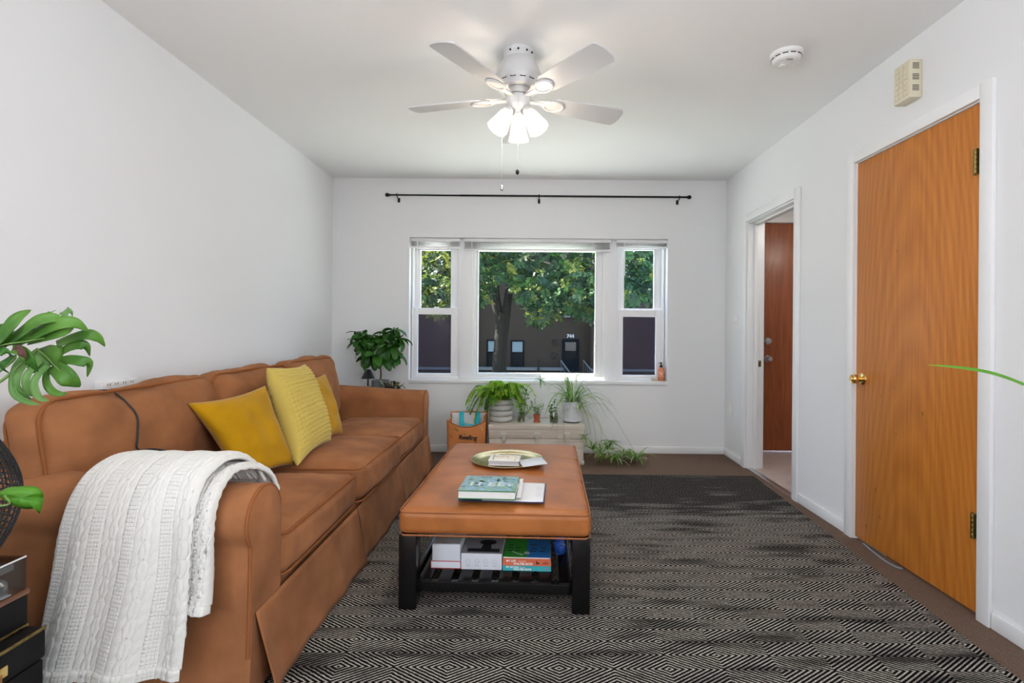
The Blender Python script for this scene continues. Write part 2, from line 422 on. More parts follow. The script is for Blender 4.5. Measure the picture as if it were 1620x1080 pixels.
# doors
wood_mat('honey_veneer', (.64, .235, .030), (.45, .140, .016), rough=.45, axis='Z', scale=1.0, coat=.10, stretch=5.0, knots=.75, arch=14.0)
wood_mat('red_veneer', (.42, .115, .030), (.25, .058, .016), rough=.4, axis='Z', scale=2.4, coat=.2, stretch=9.0)
def knob_on_wall(parent, y, z, m):
    x = XR + .004
    k = obj('rose', G().lathe([(.0001, -.008), (.012, -.0085), (.024, -.007), (.031, -.003), (.032, 0)], 28, (x, y, z), 'X'), m, parent, label='shiny brass door knob')
    obj('knob', G().lathe([(.0001, -.062), (.012, -.062), (.0135, -.058), (.012, -.055), (.020, -.056), (.0245, -.050), (.026, -.042), (.022, -.030), (.014, -.022), (.012, -.006)], 28, (x, y, z), 'X'), m, k)
d2 = obj('door_2', G().box(XR + .004, XR + .040, D2a + .006, D2b - .006, .014, D2z - .007, bev=.0015), 'honey_veneer', kind='structure')
knob_on_wall(d2, D2b - .055, .855, 'brass')
for z in (.30, 1.72):
    h = obj('hinge', G().box(XR - .002, XR + .006, D2a + .016, D2a + .044, z, z + .10, bev=.001), 'aged_brass', d2, label='tarnished brass butt hinge')
    for k in range(5):
        obj('knuckle', G().lathe([(.0001, 0), (.007, 0), (.0075, .0015), (.0075, .0172), (.007, .0187), (.0001, .0187)], 12, (XR - .010, D2a + .024, z + .003 + k * .0190)), 'aged_brass', h)
d1 = obj('door_1', G().box(HDa + .003, HDb - .003, YH + .004, YH + .045, .012, HDz - .004, bev=.002), 'red_veneer', kind='structure')
for z, nm in ((1.01, 'deadbolt'), (.85, 'knob')):
    g = G().lathe([(.0001, -.03 - (.03 if nm == 'knob' else 0)), (.018, -.03 - (.03 if nm == 'knob' else 0)), (.025, -.04 if nm == 'knob' else -.028), (.022, -.025), (.012, -.018), (.012, -.008), (.031, -.007), (.032, 0)], 24, (HDa + .055, YH + .004, z), 'Y')
    obj(nm, g, 'steel', d1, label='dull nickel door ' + nm)

# ------------------------------------------------------------------ window unit (three windows in one recessed opening)
YF = YB + .085
def pxrect(u0, v0, u1, v1, Y):
    a, b = W(u0, (v0 + v1) / 2, Y), W(u1, (v0 + v1) / 2, Y)
    c, d = W((u0 + u1) / 2, v0, Y), W((u0 + u1) / 2, v1, Y)
    return a.x, b.x, d.z, c.z
def ring(x0, x1, z0, z1, wl, wr, wb, wt, y0, y1, bev=.003):
    g = G()
    g.box(x0, x0 + wl, y0, y1, z0, z1, bev=bev).box(x1 - wr, x1, y0, y1, z0, z1, bev=bev)
    g.box(x0 + wl, x1 - wr, y0, y1, z0, z0 + wb, bev=bev).box(x0 + wl, x1 - wr, y0, y1, z1 - wt, z1, bev=bev)
    return g
struct('trim_4', G().box(WXa, WXb, YB - .012, YF + .03, WZa - .028, WZa + .004, bev=.004), 'trim_paint')   # sill board
xm1, xm2 = W(728, 480, YF).x, W(749, 480, YF).x
xm3, xm4 = W(957, 480, YF).x, W(976, 480, YF).x
zs, zt = WZa + .004, WZb
for i, (a, b) in enumerate(((xm1, xm2), (xm3, xm4))):
    struct('trim_%d' % (5 + i), G().box(a, b, YF - .012, YF + .10, zs, zt, bev=.003), 'vinyl_white')
def double_hung(name, x0, x1, up, lo, lof, low_m, up_m):
    f = obj(name, ring(x0, x1, zs, zt, .018, .018, .02, .02, YF, YF + .10), 'vinyl_white', kind='structure')
    ax, bx, az, bz = up
    s = obj('upper_sash', ring(x0 + .014, x1 - .014, az - .03, zt - .02, ax - x0 - .014, x1 - .014 - bx, .03, zt - .02 - bz, YF + .055, YF + .085), 'vinyl_white', f)
    obj('pane', G().box(ax - .004, bx + .004, YF + .068, YF + .072, az - .004, bz + .004), up_m, s, smooth=False)
    ax, bx, az, bz = lo; lx0, lx1, lz1 = lof; lx0 = x0 + .014; lx1 = x1 - .014
    s = obj('lower_sash', ring(lx0, lx1, zs + .02, lz1, ax - lx0, lx1 - bx, az - zs - .02, lz1 - bz, YF + .012, YF + .045), 'vinyl_white', f)
    obj('pane', G().box(ax - .004, bx + .004, YF + .026, YF + .030, az - .004, bz + .004), low_m, s, smooth=False)
    obj('sash_lock', G().box((lx0 + lx1) / 2 - .02, (lx0 + lx1) / 2 + .02, YF + .02, YF + .045, lz1, lz1 + .010, bev=.003), 'vinyl_white', s)
    return f
lo = pxrect(661, 497, 713.5, 590, YF + .02); up = pxrect(666, 396, 713.5, 487, YF + .065)
double_hung('window_1', WXa + .004, xm1, up, lo, (W(653, 540, YF + .02).x, W(722, 540, YF + .02).x, W(690, 487, YF + .02).z), 'screened_glass', 'window_glass')
lo = pxrect(985, 501, 1037, 593, YF + .02); up = pxrect(987, 396, 1034, 488, YF + .065)
double_hung('window_3', xm4, WXb - .004, up, lo, (W(977, 540, YF + .02).x, W(1047, 540, YF + .02).x, W(1010, 490, YF + .02).z), 'screened_glass', 'hazy_glass')
ax, bx, az, bz = pxrect(757, 398, 941, 590, YF + .03)
f = obj('window_2', ring(xm2, xm3, zs, zt, .022, .022, .024, .02, YF, YF + .10), 'vinyl_white', kind='structure')
s = obj('picture_sash', ring(xm2 + .022, xm3 - .022, zs + .024, zt - .02, ax - xm2 - .022, xm3 - .022 - bx, az - zs - .024, zt - .02 - bz, YF + .018, YF + .055), 'vinyl_white', f)
def tilt_pane(y, tilt, m):
    g = G().box(ax - .004, bx + .004, y - .0015, y + .0015, az - .004, bz + .004)
    c = Vector(((ax + bx) / 2, y, (az + bz) / 2)); M = Matrix.Translation(c) @ Matrix.Rotation(tilt, 4, 'X') @ Matrix.Translation(-c)
    return obj('pane', g.tf(M), m, s, smooth=False)
PANE_TILT = (-.006, .010)
tilt_pane(YF + .030, PANE_TILT[0], 'window_glass_inner'); tilt_pane(YF + .044, PANE_TILT[1], 'window_glass')
obj('glazing_bead', ring(ax - .012, bx + .012, az - .012, bz + .012, .012, .012, .012, .012, YF + .012, YF + .020, bev=.002), 'vinyl_white', s)

# raised mini blinds
mat('blind_white', (.80, .80, .80), .35)
def blind(u0, u1, v1, label, wand):
    Yb = YB + .045
    a, b = W(u0, 385, Yb).x, W(u1, 385, Yb).x
    z1 = WZb - .002; z0 = W((u0 + u1) / 2, v1, Yb).z
    root = empty('mini_blind', ((a + b) / 2, Yb, z0), label, 'blind', 'raised mini blinds in the window')
    obj('headrail', G().box(a, b, Yb - .018, Yb + .018, z1 - .030, z1, bev=.002), 'blind_white', root)
    n = 7; top = z1 - .034; bot = z0 + .018
    g0 = None
    for k in range(n):
        z = top - (top - bot) * (k + .5) / n
        if g0 is None:
            so = obj('slat', G().grid(lambda i, j: Vector((a + .004 + (b - a - .008) * i, Yb - .012 + .024 * j, z + .003 * math.sin(pi * j))), 2, 5), 'blind_white', root); g0 = so.data; zz = z
            solid(so, .0009)
        else:
            c = so.copy(); COL.objects.link(c); c.location.z = so.location.z + (z - zz)
    obj('bottom_rail', G().box(a + .003, b - .003, Yb - .013, Yb + .013, z0, z0 + .015, bev=.003), 'blind_white', root)
    for fr in (.12, .5, .88) if b - a > 1 else (.15, .8):
        obj('ladder_cord', G().tube([(a + (b - a) * fr, Yb - .0185, z1 - .02), (a + (b - a) * fr, Yb - .0185, z0)], .0016, 6), 'white_plastic', root)
    if wand:
        obj('tilt_wand', G().tube([(W(wand, 385, Yb).x, Yb - .021, z1 - .015), (W(wand, 385, Yb).x, Yb - .021, z0 - .25)], .0028, 8), 'white_plastic', root, label='clear tilt wand')
blind(650, 728, 392.5, 'raised white mini blind over the left sash window', 661)
blind(734, 966, 397, 'wide raised white mini blind over the middle picture window', 747)
blind(975, 1055, 393, 'raised white mini blind over the right sash window', 988)

# ------------------------------------------------------------------ ceiling fan
FX, FY = -.070, 2.445
def fz(v): return CAMZ + (CV - v) * FY / F
fan = empty('ceiling_fan', (FX, FY, 2.0), 'white five-blade ceiling fan with three lit tulip glass shades', 'ceiling fan')
mat('fan_white', (.60, .60, .60), .35)
mat('fan_blade', (.58, .58, .59), .45)
c = (FX, FY, 0)
can = obj('canopy', G().lathe([(.0001, 2.4395), (.076, 2.4395), (.077, 2.425), (.073, 2.418), (.074, 2.412), (.070, 2.395), (.0001, 2.395)], 40, c), 'fan_white', fan)
for a in (-1.0, -.55, -1.57, -2.1):
    obj('screw', G().sphere((FX + .0755 * math.cos(a), FY + .0755 * math.sin(a), 2.418), .005, 8, 6), 'black_metal', can)
mot = obj('motor_housing', G().lathe([(.0001, 2.405), (.064, 2.405), (.072, 2.398), (.088, 2.375), (.104, 2.345), (.111, 2.318), (.112, 2.296), (.106, 2.288), (.104, 2.280), (.100, 2.272), (.096, 2.255), (.0001, 2.254)], 48, c), 'fan_white', fan)
for k in range(14):
    a = k * 2 * pi / 14
    M = Matrix.Translation((FX, FY, 0)) @ Matrix.Rotation(a, 4, 'Z')
    obj('vent_slot', G().box(.099, .1035, -.013, .013, 2.276, 2.2815).tf(M), 'dark_slot', mot, smooth=False)
obj('rotor', G().lathe([(.0001, 2.254), (.062, 2.254), (.066, 2.246), (.064, 2.226), (.0001, 2.226)], 40, c), 'fan_white', fan)
obj('switch_housing', G().lathe([(.0001, 2.226), (.050, 2.226), (.057, 2.220), (.058, 2.178), (.054, 2.168), (.046, 2.160), (.030, 2.152), (.026, 2.142), (.030, 2.136), (.030, 2.122), (.022, 2.112), (.008, 2.106), (.0001, 2.105)], 40, c), 'fan_white', fan)
BZ = 2.212
blades = None
for k in range(5):
    a = math.radians(94 + 72 * k)
    M = Matrix.Translation((FX, FY, BZ)) @ Matrix.Rotation(a, 4, 'Z')
    if blades is None:
        tilt = Matrix.Rotation(math.radians(-12), 4, 'X')
        n = 28; out = []
        L0, L1 = .175, .565
        def hw(t): return .055 + .014 * t
        pts = [(L0 + .012, -.045), (L0 + .03, -hw(0))]
        pts += [(L0 + (L1 - L0) * t, -hw(t)) for t in (.3, .6, .88)]
        pts += [(L1 - .018 * (1 - math.cos(q)) * 0 - .03 + .03 * math.sin(q), -hw(1) * math.cos(q) ** .6 if q < pi / 2 - .01 else 0) for q in (.4, .8, 1.2)]
        top = pts + [(L1 + .002, 0)] + [(x, -y) for x, y in reversed(pts)] + [(L0, .02), (L0, -.02)]
        gb = G().prism(top, lambda x, y, t: Vector((x, y, t)), .0065).tf(tilt)
        bme = mesh_of(gb, 'blade', True, 35); bme.materials.append(MATS['fan_blade'])
        gi = G().box(.045, .14, -.012, .012, -.006, .002, bev=.003)
        gi.grid(lambda i, j: Vector((.06 + .09 * i, (-.5 + j) * (.03 + .05 * i * i), .004 - .004 * i)), 6, 5)
        loop = [Vector((.185 + .05 * math.cos(q), .036 * math.sin(q), -.0045)) for q in [2 * pi * z / 28 for z in range(28)]]
        gi.tube([tilt @ p for p in loop], .0062, 8, closed=True)
        gi.add(G().prism([(.185 + .048 * math.cos(q), .034 * math.sin(q)) for q in [2 * pi * z / 24 for z in range(24)]], lambda x, y, t: Vector((x, y, t - .0035)), .0035).tf(tilt))
        ime = mesh_of(gi, 'blade_iron', True, 45); ime.materials.append(MATS['fan_white'])
        blades = True
    b = inst('blade', bme, fan, M)
    inst('blade_iron', ime, b, Matrix.Translation(wloc(b)) ) if False else None
    io = bpy.data.objects.new('blade_iron', ime); COL.objects.link(io); io.parent = b
# light kit
m = bpy.data.materials.new('lit_glass'); m.use_nodes = True; n_, l_ = m.node_tree.nodes, m.node_tree.links; n_.clear()
out = n_.new('ShaderNodeOutputMaterial'); tr = n_.new('ShaderNodeBsdfTransparent'); em = n_.new('ShaderNodeEmission'); mx = n_.new('ShaderNodeMixShader')
em.inputs[0].default_value = (1, .90, .76, 1); em.inputs[1].default_value = 1.25; mx.inputs[0].default_value = .78; tr.inputs[0].default_value = (1, .95, .88, 1)
l_.new(tr.outputs[0], mx.inputs[1]); l_.new(em.outputs[0], mx.inputs[2]); l_.new(mx.outputs[0], out.inputs[0]); MATS['lit_glass'] = m
mat('bulb_lit', (1, 1, 1), .3, emit=(1, .66, .26), estr=50)
for k, a in enumerate((90, 206, 334)):
    a = math.radians(a); d = Vector((math.cos(a), math.sin(a), 0))
    p0 = Vector((FX, FY, 2.150)) + d * .048
    ax_ = (d * .55 + Vector((0, 0, -.88))).normalized()
    x_ = ax_.orthogonal().normalized(); y_ = ax_.cross(x_)
    M = Matrix((x_, y_, ax_)).transposed().to_4x4(); M.translation = p0
    arm = obj('lamp_arm', G().tube([Vector((FX, FY, 2.165)) + d * .03, Vector((FX, FY, 2.166)) + d * .045, p0 + ax_ * .012], .014, 12), 'fan_white', fan)
    obj('socket_cup', G().lathe([(.0001, -.004), (.022, -.004), (.026, .004), (.027, .022), (.024, .026)], 24).tf(M), 'fan_white', arm)
    prof = [(.0255, .012), (.032, .022), (.036, .040), (.040, .062), (.044, .085), (.048, .105), (.051, .118)]
    def wob(an, r, h): return r * (1 + .05 * max(0, (h - .03) / .09) * math.cos(an * 10))
    sh = obj('glass_shade', G().lathe(prof, 80, wob=wob).tf(M), 'lit_glass', fan, label='frosted tulip glass shade, lit')
    obj('bulb', G().sphere((0, 0, .062), .021, 16, 10, (1, 1, 1.25)).tf(M), 'bulb_lit', sh)
    lp = bpy.data.lights.new('fan_bulb_light', 'POINT'); lp.energy = 5.5; lp.color = (1, .95, .88); lp.shadow_soft_size = .03
    lo_ = bpy.data.objects.new('fan_bulb_light', lp); COL.objects.link(lo_); lo_.location = M @ Vector((0, 0, .100))
for (du, z1, nm, mm) in ((-.075, 1.76, 'pull_chain', 'steel'), (.0, 1.83, 'pull_chain', 'black_metal')):
    x = FX + du; y = FY - .058 if du == 0 else FY - .03
    zt0 = 2.195 if du == 0 else 2.16
    ch = obj('pull_chain', G().tube([(x * (1 if du else 1), y, zt0), (x, y, z1 + .03)], .0008, 6), 'steel', fan)
    obj('chain_fob', G().lathe([(.0001, 0), (.006, .004), (.009, .012), (.008, .02), (.003, .028), (.0001, .03)], 12, (x, y, z1)), mm, ch)

# smoke detector
p = (1.222, 2.44, 0)
sd = empty('smoke_detector', (p[0], p[1], 2.39), 'round white smoke detector on the ceiling above the doors', 'smoke detector')
b = obj('body', G().lathe([(.0001, 2.394), (.030, 2.394), (.034, 2.397), (.038, 2.394), (.056, 2.396), (.062, 2.402), (.066, 2.412), (.066, 2.420), (.072, 2.424), (.074, 2.44), (.0001, 2.44)], 48, p), 'white_plastic', sd)
for k in range(12):
    M = Matrix.Translation((p[0], p[1], 0)) @ Matrix.Rotation(k * pi / 6, 4, 'Z')
    obj('vent_slot', G().box(.062, .067, -.012, .012, 2.413, 2.418).tf(M), 'dark_slot', sd, smooth=False)
obj('test_button', G().lathe([(.0001, 2.388), (.013, 2.389), (.015, 2.394)], 20, (p[0] - .01, p[1] + .02, 0)), 'white_plastic', sd)
obj('indicator_window', G().box(p[0] - .02, p[0] + .01, p[1] - .045, p[1] - .036, 2.3915, 2.396, bev=.001), mat('grey_plastic', (.35, .35, .34), .5), sd)

# door chime box on the right wall
mat('cream_plastic', (.72, .66, .50), .45)
y0, y1, z0, z1 = 2.252, 2.352, 2.150, 2.322
ch = empty('door_chime', (XR, (y0 + y1) / 2, z0), 'cream plastic door chime box high above the honey wood door', 'door chime')
cb = obj('housing', G().box(XR - .056, XR, y0, y1, z0, z1, bev=.004), 'cream_plastic', ch)
for i in range(3):
    for j in range(6):
        yy = y0 + .014 + i * .026; zz = z0 + .016 + j * .0245
        obj('grille_square', G().box(XR - .0595, XR - .055, yy, yy + .021, zz, zz + .0205, bev=.0015), 'cream_plastic', ch)
for k in range(3):
    for q in range(4):
        zz = z0 + .030 + k * .049 + q * .0072
        obj('side_vent', G().box(XR - .045, XR - .016, y0 - .0008, y0 + .002, zz, zz + .0032), 'dark_slot', ch, smooth=False)

# light switch, outlet, power strip
sw = empty('light_switch', (XR, 4.265, 1.11), 'white light switch plate on the right wall beside the doorway', 'light switch')
obj('plate', G().box(XR - .006, XR, 4.228, 4.302, 1.110, 1.228, bev=.003), 'white_plastic', sw)
for y in (4.25, 4.28): obj('toggle', G().box(XR - .016, XR - .005, y - .004, y + .004, 1.160, 1.180, bev=.002), 'white_plastic', sw)
ol = empty('wall_outlet', (XR, 4.37, .38), 'white outlet plate low on the right wall near the corner', 'outlet')
obj('plate', G().box(XR - .006, XR, 4.333, 4.407, .375, .493, bev=.003), 'white_plastic', ol)
for z in (.405, .446): obj('socket', G().box(XR - .0085, XR - .005, 4.353, 4.387, z, z + .028, bev=.003), 'white_plastic', ol)
# curtain rod
YRd = YB - .07
pa, pb = W(613, 307.5, YRd), W(1090, 312.5, YRd)
zr = (pa.z + pb.z) / 2
cr = empty('curtain_rod', (0, YRd, zr), 'thin black curtain rod with ball ends above the window', 'curtain rod')
mid = pa.x + (pb.x - pa.x) * .245
obj('rod', G().tube([(pa.x, YRd, zr), (mid, YRd, zr)], .0070, 12), 'black_metal', cr)
obj('rod', G().tube([(mid - .01, YRd, zr), (pb.x, YRd, zr)], .0085, 12), 'black_metal', cr)
for x, sg in ((pa.x, -1), (pb.x, 1)):
    obj('finial', G().lathe([(.0001, -.02), (.011, -.018), (.017, -.008), (.017, .004), (.011, .014), (.008, .024), (.008, .03)], 20, (0, 0, 0), 'X').tf(Matrix.Translation((x, YRd, zr)) @ Matrix.Rotation(0 if sg < 0 else pi, 4, 'Z')), 'black_metal', cr)
for u in (628, 853, 1075):
    x = W(u, 310, YRd).x
    g = G().tube(smooth_pts([(x, YRd, zr + .012), (x, YRd - .012, zr), (x, YRd, zr - .012), (x, YRd + .03, zr - .018), (x, YB - .004, zr - .028)], 5), .005, 8)
    g.box(x - .011, x + .011, YB - .006, YB, zr - .050, zr - .010, bev=.002)
    obj('bracket', g, 'black_metal', cr)
# ------------------------------------------------------------------ outside: street, brick building, tree
GZ = -1.55
mat('asphalt', (.05, .05, .055), .9, var=.3, vscale=3)
mat('lawn', (.03, .05, .015), .95, var=.4, vscale=12)
mat('stone_ledge', (.11, .115, .125), .8)
mat('navy_paint', (.005, .007, .011), .8, spec=.05)
mat('pale_shade', (.15, .20, .23), .7)
mat('dark_interior', (.004, .005, .007), .5, spec=.1)
mat('bark', (.010, .008, .0058), .95, var=.5, vscale=3, vstretch=(6, 6, .8), bump=1.0, bscale=8, bstretch=(3, 3, .5))
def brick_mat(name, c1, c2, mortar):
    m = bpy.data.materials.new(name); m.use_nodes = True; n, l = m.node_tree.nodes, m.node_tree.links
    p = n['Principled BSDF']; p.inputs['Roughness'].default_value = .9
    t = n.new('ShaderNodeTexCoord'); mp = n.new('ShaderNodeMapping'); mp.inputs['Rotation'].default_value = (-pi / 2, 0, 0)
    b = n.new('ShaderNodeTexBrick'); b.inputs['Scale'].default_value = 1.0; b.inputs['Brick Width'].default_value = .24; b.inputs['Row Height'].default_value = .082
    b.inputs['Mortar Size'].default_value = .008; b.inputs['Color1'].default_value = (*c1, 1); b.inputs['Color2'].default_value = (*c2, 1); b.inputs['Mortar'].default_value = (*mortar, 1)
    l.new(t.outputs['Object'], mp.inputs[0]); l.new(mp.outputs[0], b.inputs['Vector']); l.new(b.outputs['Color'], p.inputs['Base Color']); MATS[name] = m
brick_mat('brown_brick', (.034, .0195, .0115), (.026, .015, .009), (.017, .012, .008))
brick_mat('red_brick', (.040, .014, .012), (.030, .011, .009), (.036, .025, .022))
struct('ground_bounce', G().box(-40, 40, YO, 10.5, GZ - .2, GZ + .01), mat('bounce_concrete', (.66, .65, .62), .9, var=.08, vscale=2), smooth=False)  # unseen pale ground, added to bounce sun up through the window
struct('ground_lawn', G().box(-40, 40, 10.5, 12, GZ - .2, GZ), 'lawn', smooth=False)
struct('ground_street', G().box(-40, 40, 12, 22, GZ - .2, GZ - .02), 'asphalt', smooth=False)
struct('ground_sidewalk', G().box(-40, 40, 22, 60, GZ - .2, GZ + .02), mat('concrete', (.18, .18, .18), .9, var=.1, vscale=2), smooth=False)
BY = 26.0
bl = empty('brick_building', (0, BY, GZ), 'dark brown brick building across the street behind the tree', 'building')
ops = []      # wall openings in pixels at BY: (u0, v0, u1, v1)
wins = [(770, 537, 785, 581), (808, 538, 829, 581), (861, 466, 876, 498), (894, 468, 917, 499)]
def brect(u0, v0, u1, v1, Y=BY): return pxrect(u0, v0, u1, v1, Y)
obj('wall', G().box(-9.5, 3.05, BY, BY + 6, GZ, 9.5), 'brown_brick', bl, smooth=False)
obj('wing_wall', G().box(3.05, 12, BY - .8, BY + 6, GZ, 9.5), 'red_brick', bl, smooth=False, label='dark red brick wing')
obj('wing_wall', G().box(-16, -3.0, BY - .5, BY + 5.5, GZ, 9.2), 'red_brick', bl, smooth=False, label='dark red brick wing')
ledz = W(840, 582.5, BY - .1).z
obj('stone_ledge', G().box(-9.4, 1.65, BY - .62, BY, ledz - .06, ledz + .06), 'stone_ledge', bl, smooth=False)
obj('stone_ledge', G().box(3.0, 11.8, BY - .92, BY - .8, ledz - .06, ledz + .06), 'stone_ledge', bl, smooth=False)
for (u0, v0, u1, v1) in wins:
    yy = BY if 757 < u0 < 941 else (BY - .5 if u0 < 757 else BY - .8)
    x0, x1, z0, z1 = brect(u0, v0, u1, v1, yy)
    f = obj('window', ring(x0, x1, z0, z1, .07, .07, .07, .07, yy - .07, yy + .02, bev=.01), 'navy_paint', bl)
    zm = z0 + (z1 - z0) * .55
    obj('pane', G().box(x0 + .07, x1 - .07, yy - .03, yy + .01, z0 + .07, zm), 'dark_interior', f, smooth=False)
    obj('pane', G().box(x0 + .07, x1 - .07, yy - .03, yy + .01, zm, z1 - .07), 'pale_shade' if v0 > 500 else 'dark_interior', f, smooth=False)
    obj('mullion', G().box(x0 + .07, x1 - .07, yy - .05, yy - .02, zm - .03, zm + .03), 'navy_paint', f, smooth=False)
    if v0 < 500: obj('window_sill', G().box(x0 - .05, x1 + .05, yy - .12, yy, z0 - .1, z0), 'stone_ledge', f, smooth=False)
x0, x1, z0, z1 = brect(889, 536, 916, 591)
z0 = max(z0, GZ + .1)
dr = obj('entrance_door', G().box(x0, x1, BY - .06, BY + .02, z0, z1), 'navy_paint', bl, smooth=False, label='dark navy entrance door with glass pane')
xa, xb, za, zb = brect(894, 541, 911, 568)
obj('door_pane', G().box(xa, xb, BY - .08, BY - .05, za, (za + zb) / 2), 'dark_interior', dr, smooth=False)
obj('door_pane', G().box(xa, xb, BY - .08, BY - .05, (za + zb) / 2, zb), mat('door_reflect', (.08, .06, .055), .4, var=.7, vscale=3), dr, smooth=False)
p = W(902.5, 534, BY - .05)
text('house_number', '744', .25, frame((p.x, BY - .03, p.z), (1, 0, 0), (0, 0, 1)), mat('white_paint', (.5, .5, .5), .5), bl, .01, 'CENTER', bold=.01)
for (u, v, hh) in ((878, 541, 4), (876.5, 562, 5)):
    a, b, c0, c1 = brect(u - 2.5, v - hh, u + 2.5, v + hh)
    obj('wall_box', G().box(a, b, BY - .12, BY, c0, c1, bev=.01), 'black_metal', bl)
for u in (887.5, 923):
    p = W(u, 570, BY - .1); x = p.x
    rl = obj('stair_rail', G().tube([(x, BY - .1, p.z), (x + .35, BY - 1.5, GZ + .55), (x + .35, BY - 1.6, GZ)], .035, 6), 'stone_ledge', bl)
    for k in range(5):
        t = k / 5; q = Vector((x, BY - .1, p.z)).lerp(Vector((x + .35, BY - 1.5, GZ + .55)), t)
        obj('baluster', G().tube([q, (q.x, q.y, GZ + .03)], .015, 5), 'stone_ledge', rl)
for k in range(4):
    obj('step', G().box(W(886, 580, BY).x, W(925, 580, BY).x, BY - .35 * (4 - k), BY - .06, GZ + .02 if k == 0 else GZ + .02 + .1 * k, GZ + .12 + .1 * k), 'stone_ledge', bl, smooth=False) if False else None
obj('entrance_step', G().box(x0 - .3, x1 + .3, BY - 1.1, BY, GZ, z0), 'stone_ledge', bl, smooth=False)
p = W(852, 575, BY - 1); 
obj('post', G().tube([(p.x, BY - .7, GZ), (p.x, BY - .7, W(852, 568, BY - .7).z)], .05, 6), 'black_metal', bl)
# low iron fence along the far sidewalk
fe = empty('iron_fence', (0, 23.5, GZ + .02), 'low black iron fence in front of the brick building', 'fence')
for z in (.18, .62): obj('rail', G().box(-9, 9, 23.49, 23.51, GZ + z, GZ + z + .03), 'black_metal', fe, smooth=False)
pk = mesh_of(G().box(-.012, .012, -.012, .012, 0, .70), 'picket', False); pk.materials.append(MATS['black_metal'])
for k in range(120):
    x = -9 + k * .15
    o = bpy.data.objects.new('picket', pk); COL.objects.link(o); o.parent = fe; o.location = (x, 0, 0)

TY = 17.0
tree = empty('street_tree', (W(790, 588, TY).x, TY, GZ), 'leafy tree with forked trunk in front of the brick building', 'tree')
def tw(u, v, dy=0): return W(u, v, TY + dy)
tb = tw(791, 588); tb.z = GZ
tr_ = obj('trunk', G().tube(smooth_pts([tb, tw(790, 585), tw(792, 550), tw(794, 515), tw(796, 495)], 6), .23, 14, taper=lambda t: 1.12 - .18 * t), 'bark', tree)
obj('branch', G().tube(smooth_pts([tw(793, 520), tw(788, 495), tw(783, 460), tw(781, 420), tw(784, 380), tw(790, 320)], 6), .185, 12, taper=lambda t: 1 - .4 * t), 'bark', tree)
obj('branch', G().tube(smooth_pts([tw(797, 525), tw(801, 495), tw(806, 455, .3), tw(812, 425, .6), tw(830, 370, 1), tw(850, 300, 1)], 6), .17, 12, taper=lambda t: 1 - .5 * t), 'bark', tree)
for pts in ([(805, 445), (830, 440), (855, 430), (885, 425)], [(783, 430), (800, 425), (815, 415), (850, 405)], [(810, 430), (860, 415), (900, 440), (930, 450)], [(785, 410), (750, 400), (710, 390), (680, 400)], [(850, 405), (920, 395), (1000, 400), (1040, 420)]):
    g_ = [tw(u, v, R.uniform(-1.2, .8)) for u, v in pts]; g_[0].y = TY
    obj('branch', G().tube(smooth_pts(g_, 5), .055, 7, taper=lambda t: 1 - .7 * t), 'bark', tree)
def low(u):
    pts = [(600, 470), (666, 482), (690, 492), (714, 482), (745, 478), (770, 470), (790, 436), (815, 440), (832, 480), (848, 512), (862, 505), (885, 492), (905, 482), (925, 498), (942, 500), (985, 480), (1010, 468), (1040, 478), (1100, 480)]
    for (a, b), (c_, d) in zip(pts, pts[1:]):
        if a <= u <= c_: return b + (d - b) * (u - a) / (c_ - a)
    return 470
# leaf mass: compound sprays, random greens plus a painted sunlit tone, more at left
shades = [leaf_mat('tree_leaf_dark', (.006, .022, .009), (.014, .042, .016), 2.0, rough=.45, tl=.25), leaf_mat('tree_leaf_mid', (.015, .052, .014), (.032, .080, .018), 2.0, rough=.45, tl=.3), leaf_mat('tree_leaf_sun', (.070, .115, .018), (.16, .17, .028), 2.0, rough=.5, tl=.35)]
fol = [G(), G(), G()]
def spray(g, c, size, d):
    d = d.normalized(); s = d.cross(Vector((R.uniform(-.3, .3), R.uniform(-1, 1), R.uniform(.2, 1)))).normalized()
    nrm = d.cross(s)
    for k in range(7):
        side = (-1 if k % 2 else 1) if k < 6 else 0
        o = c + d * size * (.25 + .13 * k)
        e = (d * .55 + s * side * .9 + nrm * R.uniform(-.3, .3)).normalized() * size * .55
        wv = e.cross(nrm).normalized() * size * .15
        i = len(g.v); g.v += [o, o + e * .45 + wv, o + e, o + e * .45 - wv]; g.f.append([i, i + 1, i + 2, i + 3])
nsp = 0
while nsp < 5200:
    u = R.uniform(600, 1080); Y = TY + R.uniform(-4.0, 3.0)
    lo_v = low(u)
    v = lo_v - abs(R.gauss(0, 55)) if R.random() < .6 else R.uniform(250, lo_v)
    if noise.noise(Vector((u / 26, v / 20, Y / 1.6))) < -.12: continue
    p = W(u, v, Y)
    if Y < 13.6 and v > 470: continue
    dirn = Vector((R.uniform(-1, 1), R.uniform(-1, 1), R.uniform(-1.2, .1)))
    q = R.random()
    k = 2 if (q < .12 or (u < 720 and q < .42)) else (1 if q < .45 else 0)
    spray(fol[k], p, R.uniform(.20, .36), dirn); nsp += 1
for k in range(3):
    obj('foliage', fol[k], shades[k], tree, kind='stuff', smooth=False, fixn=False)

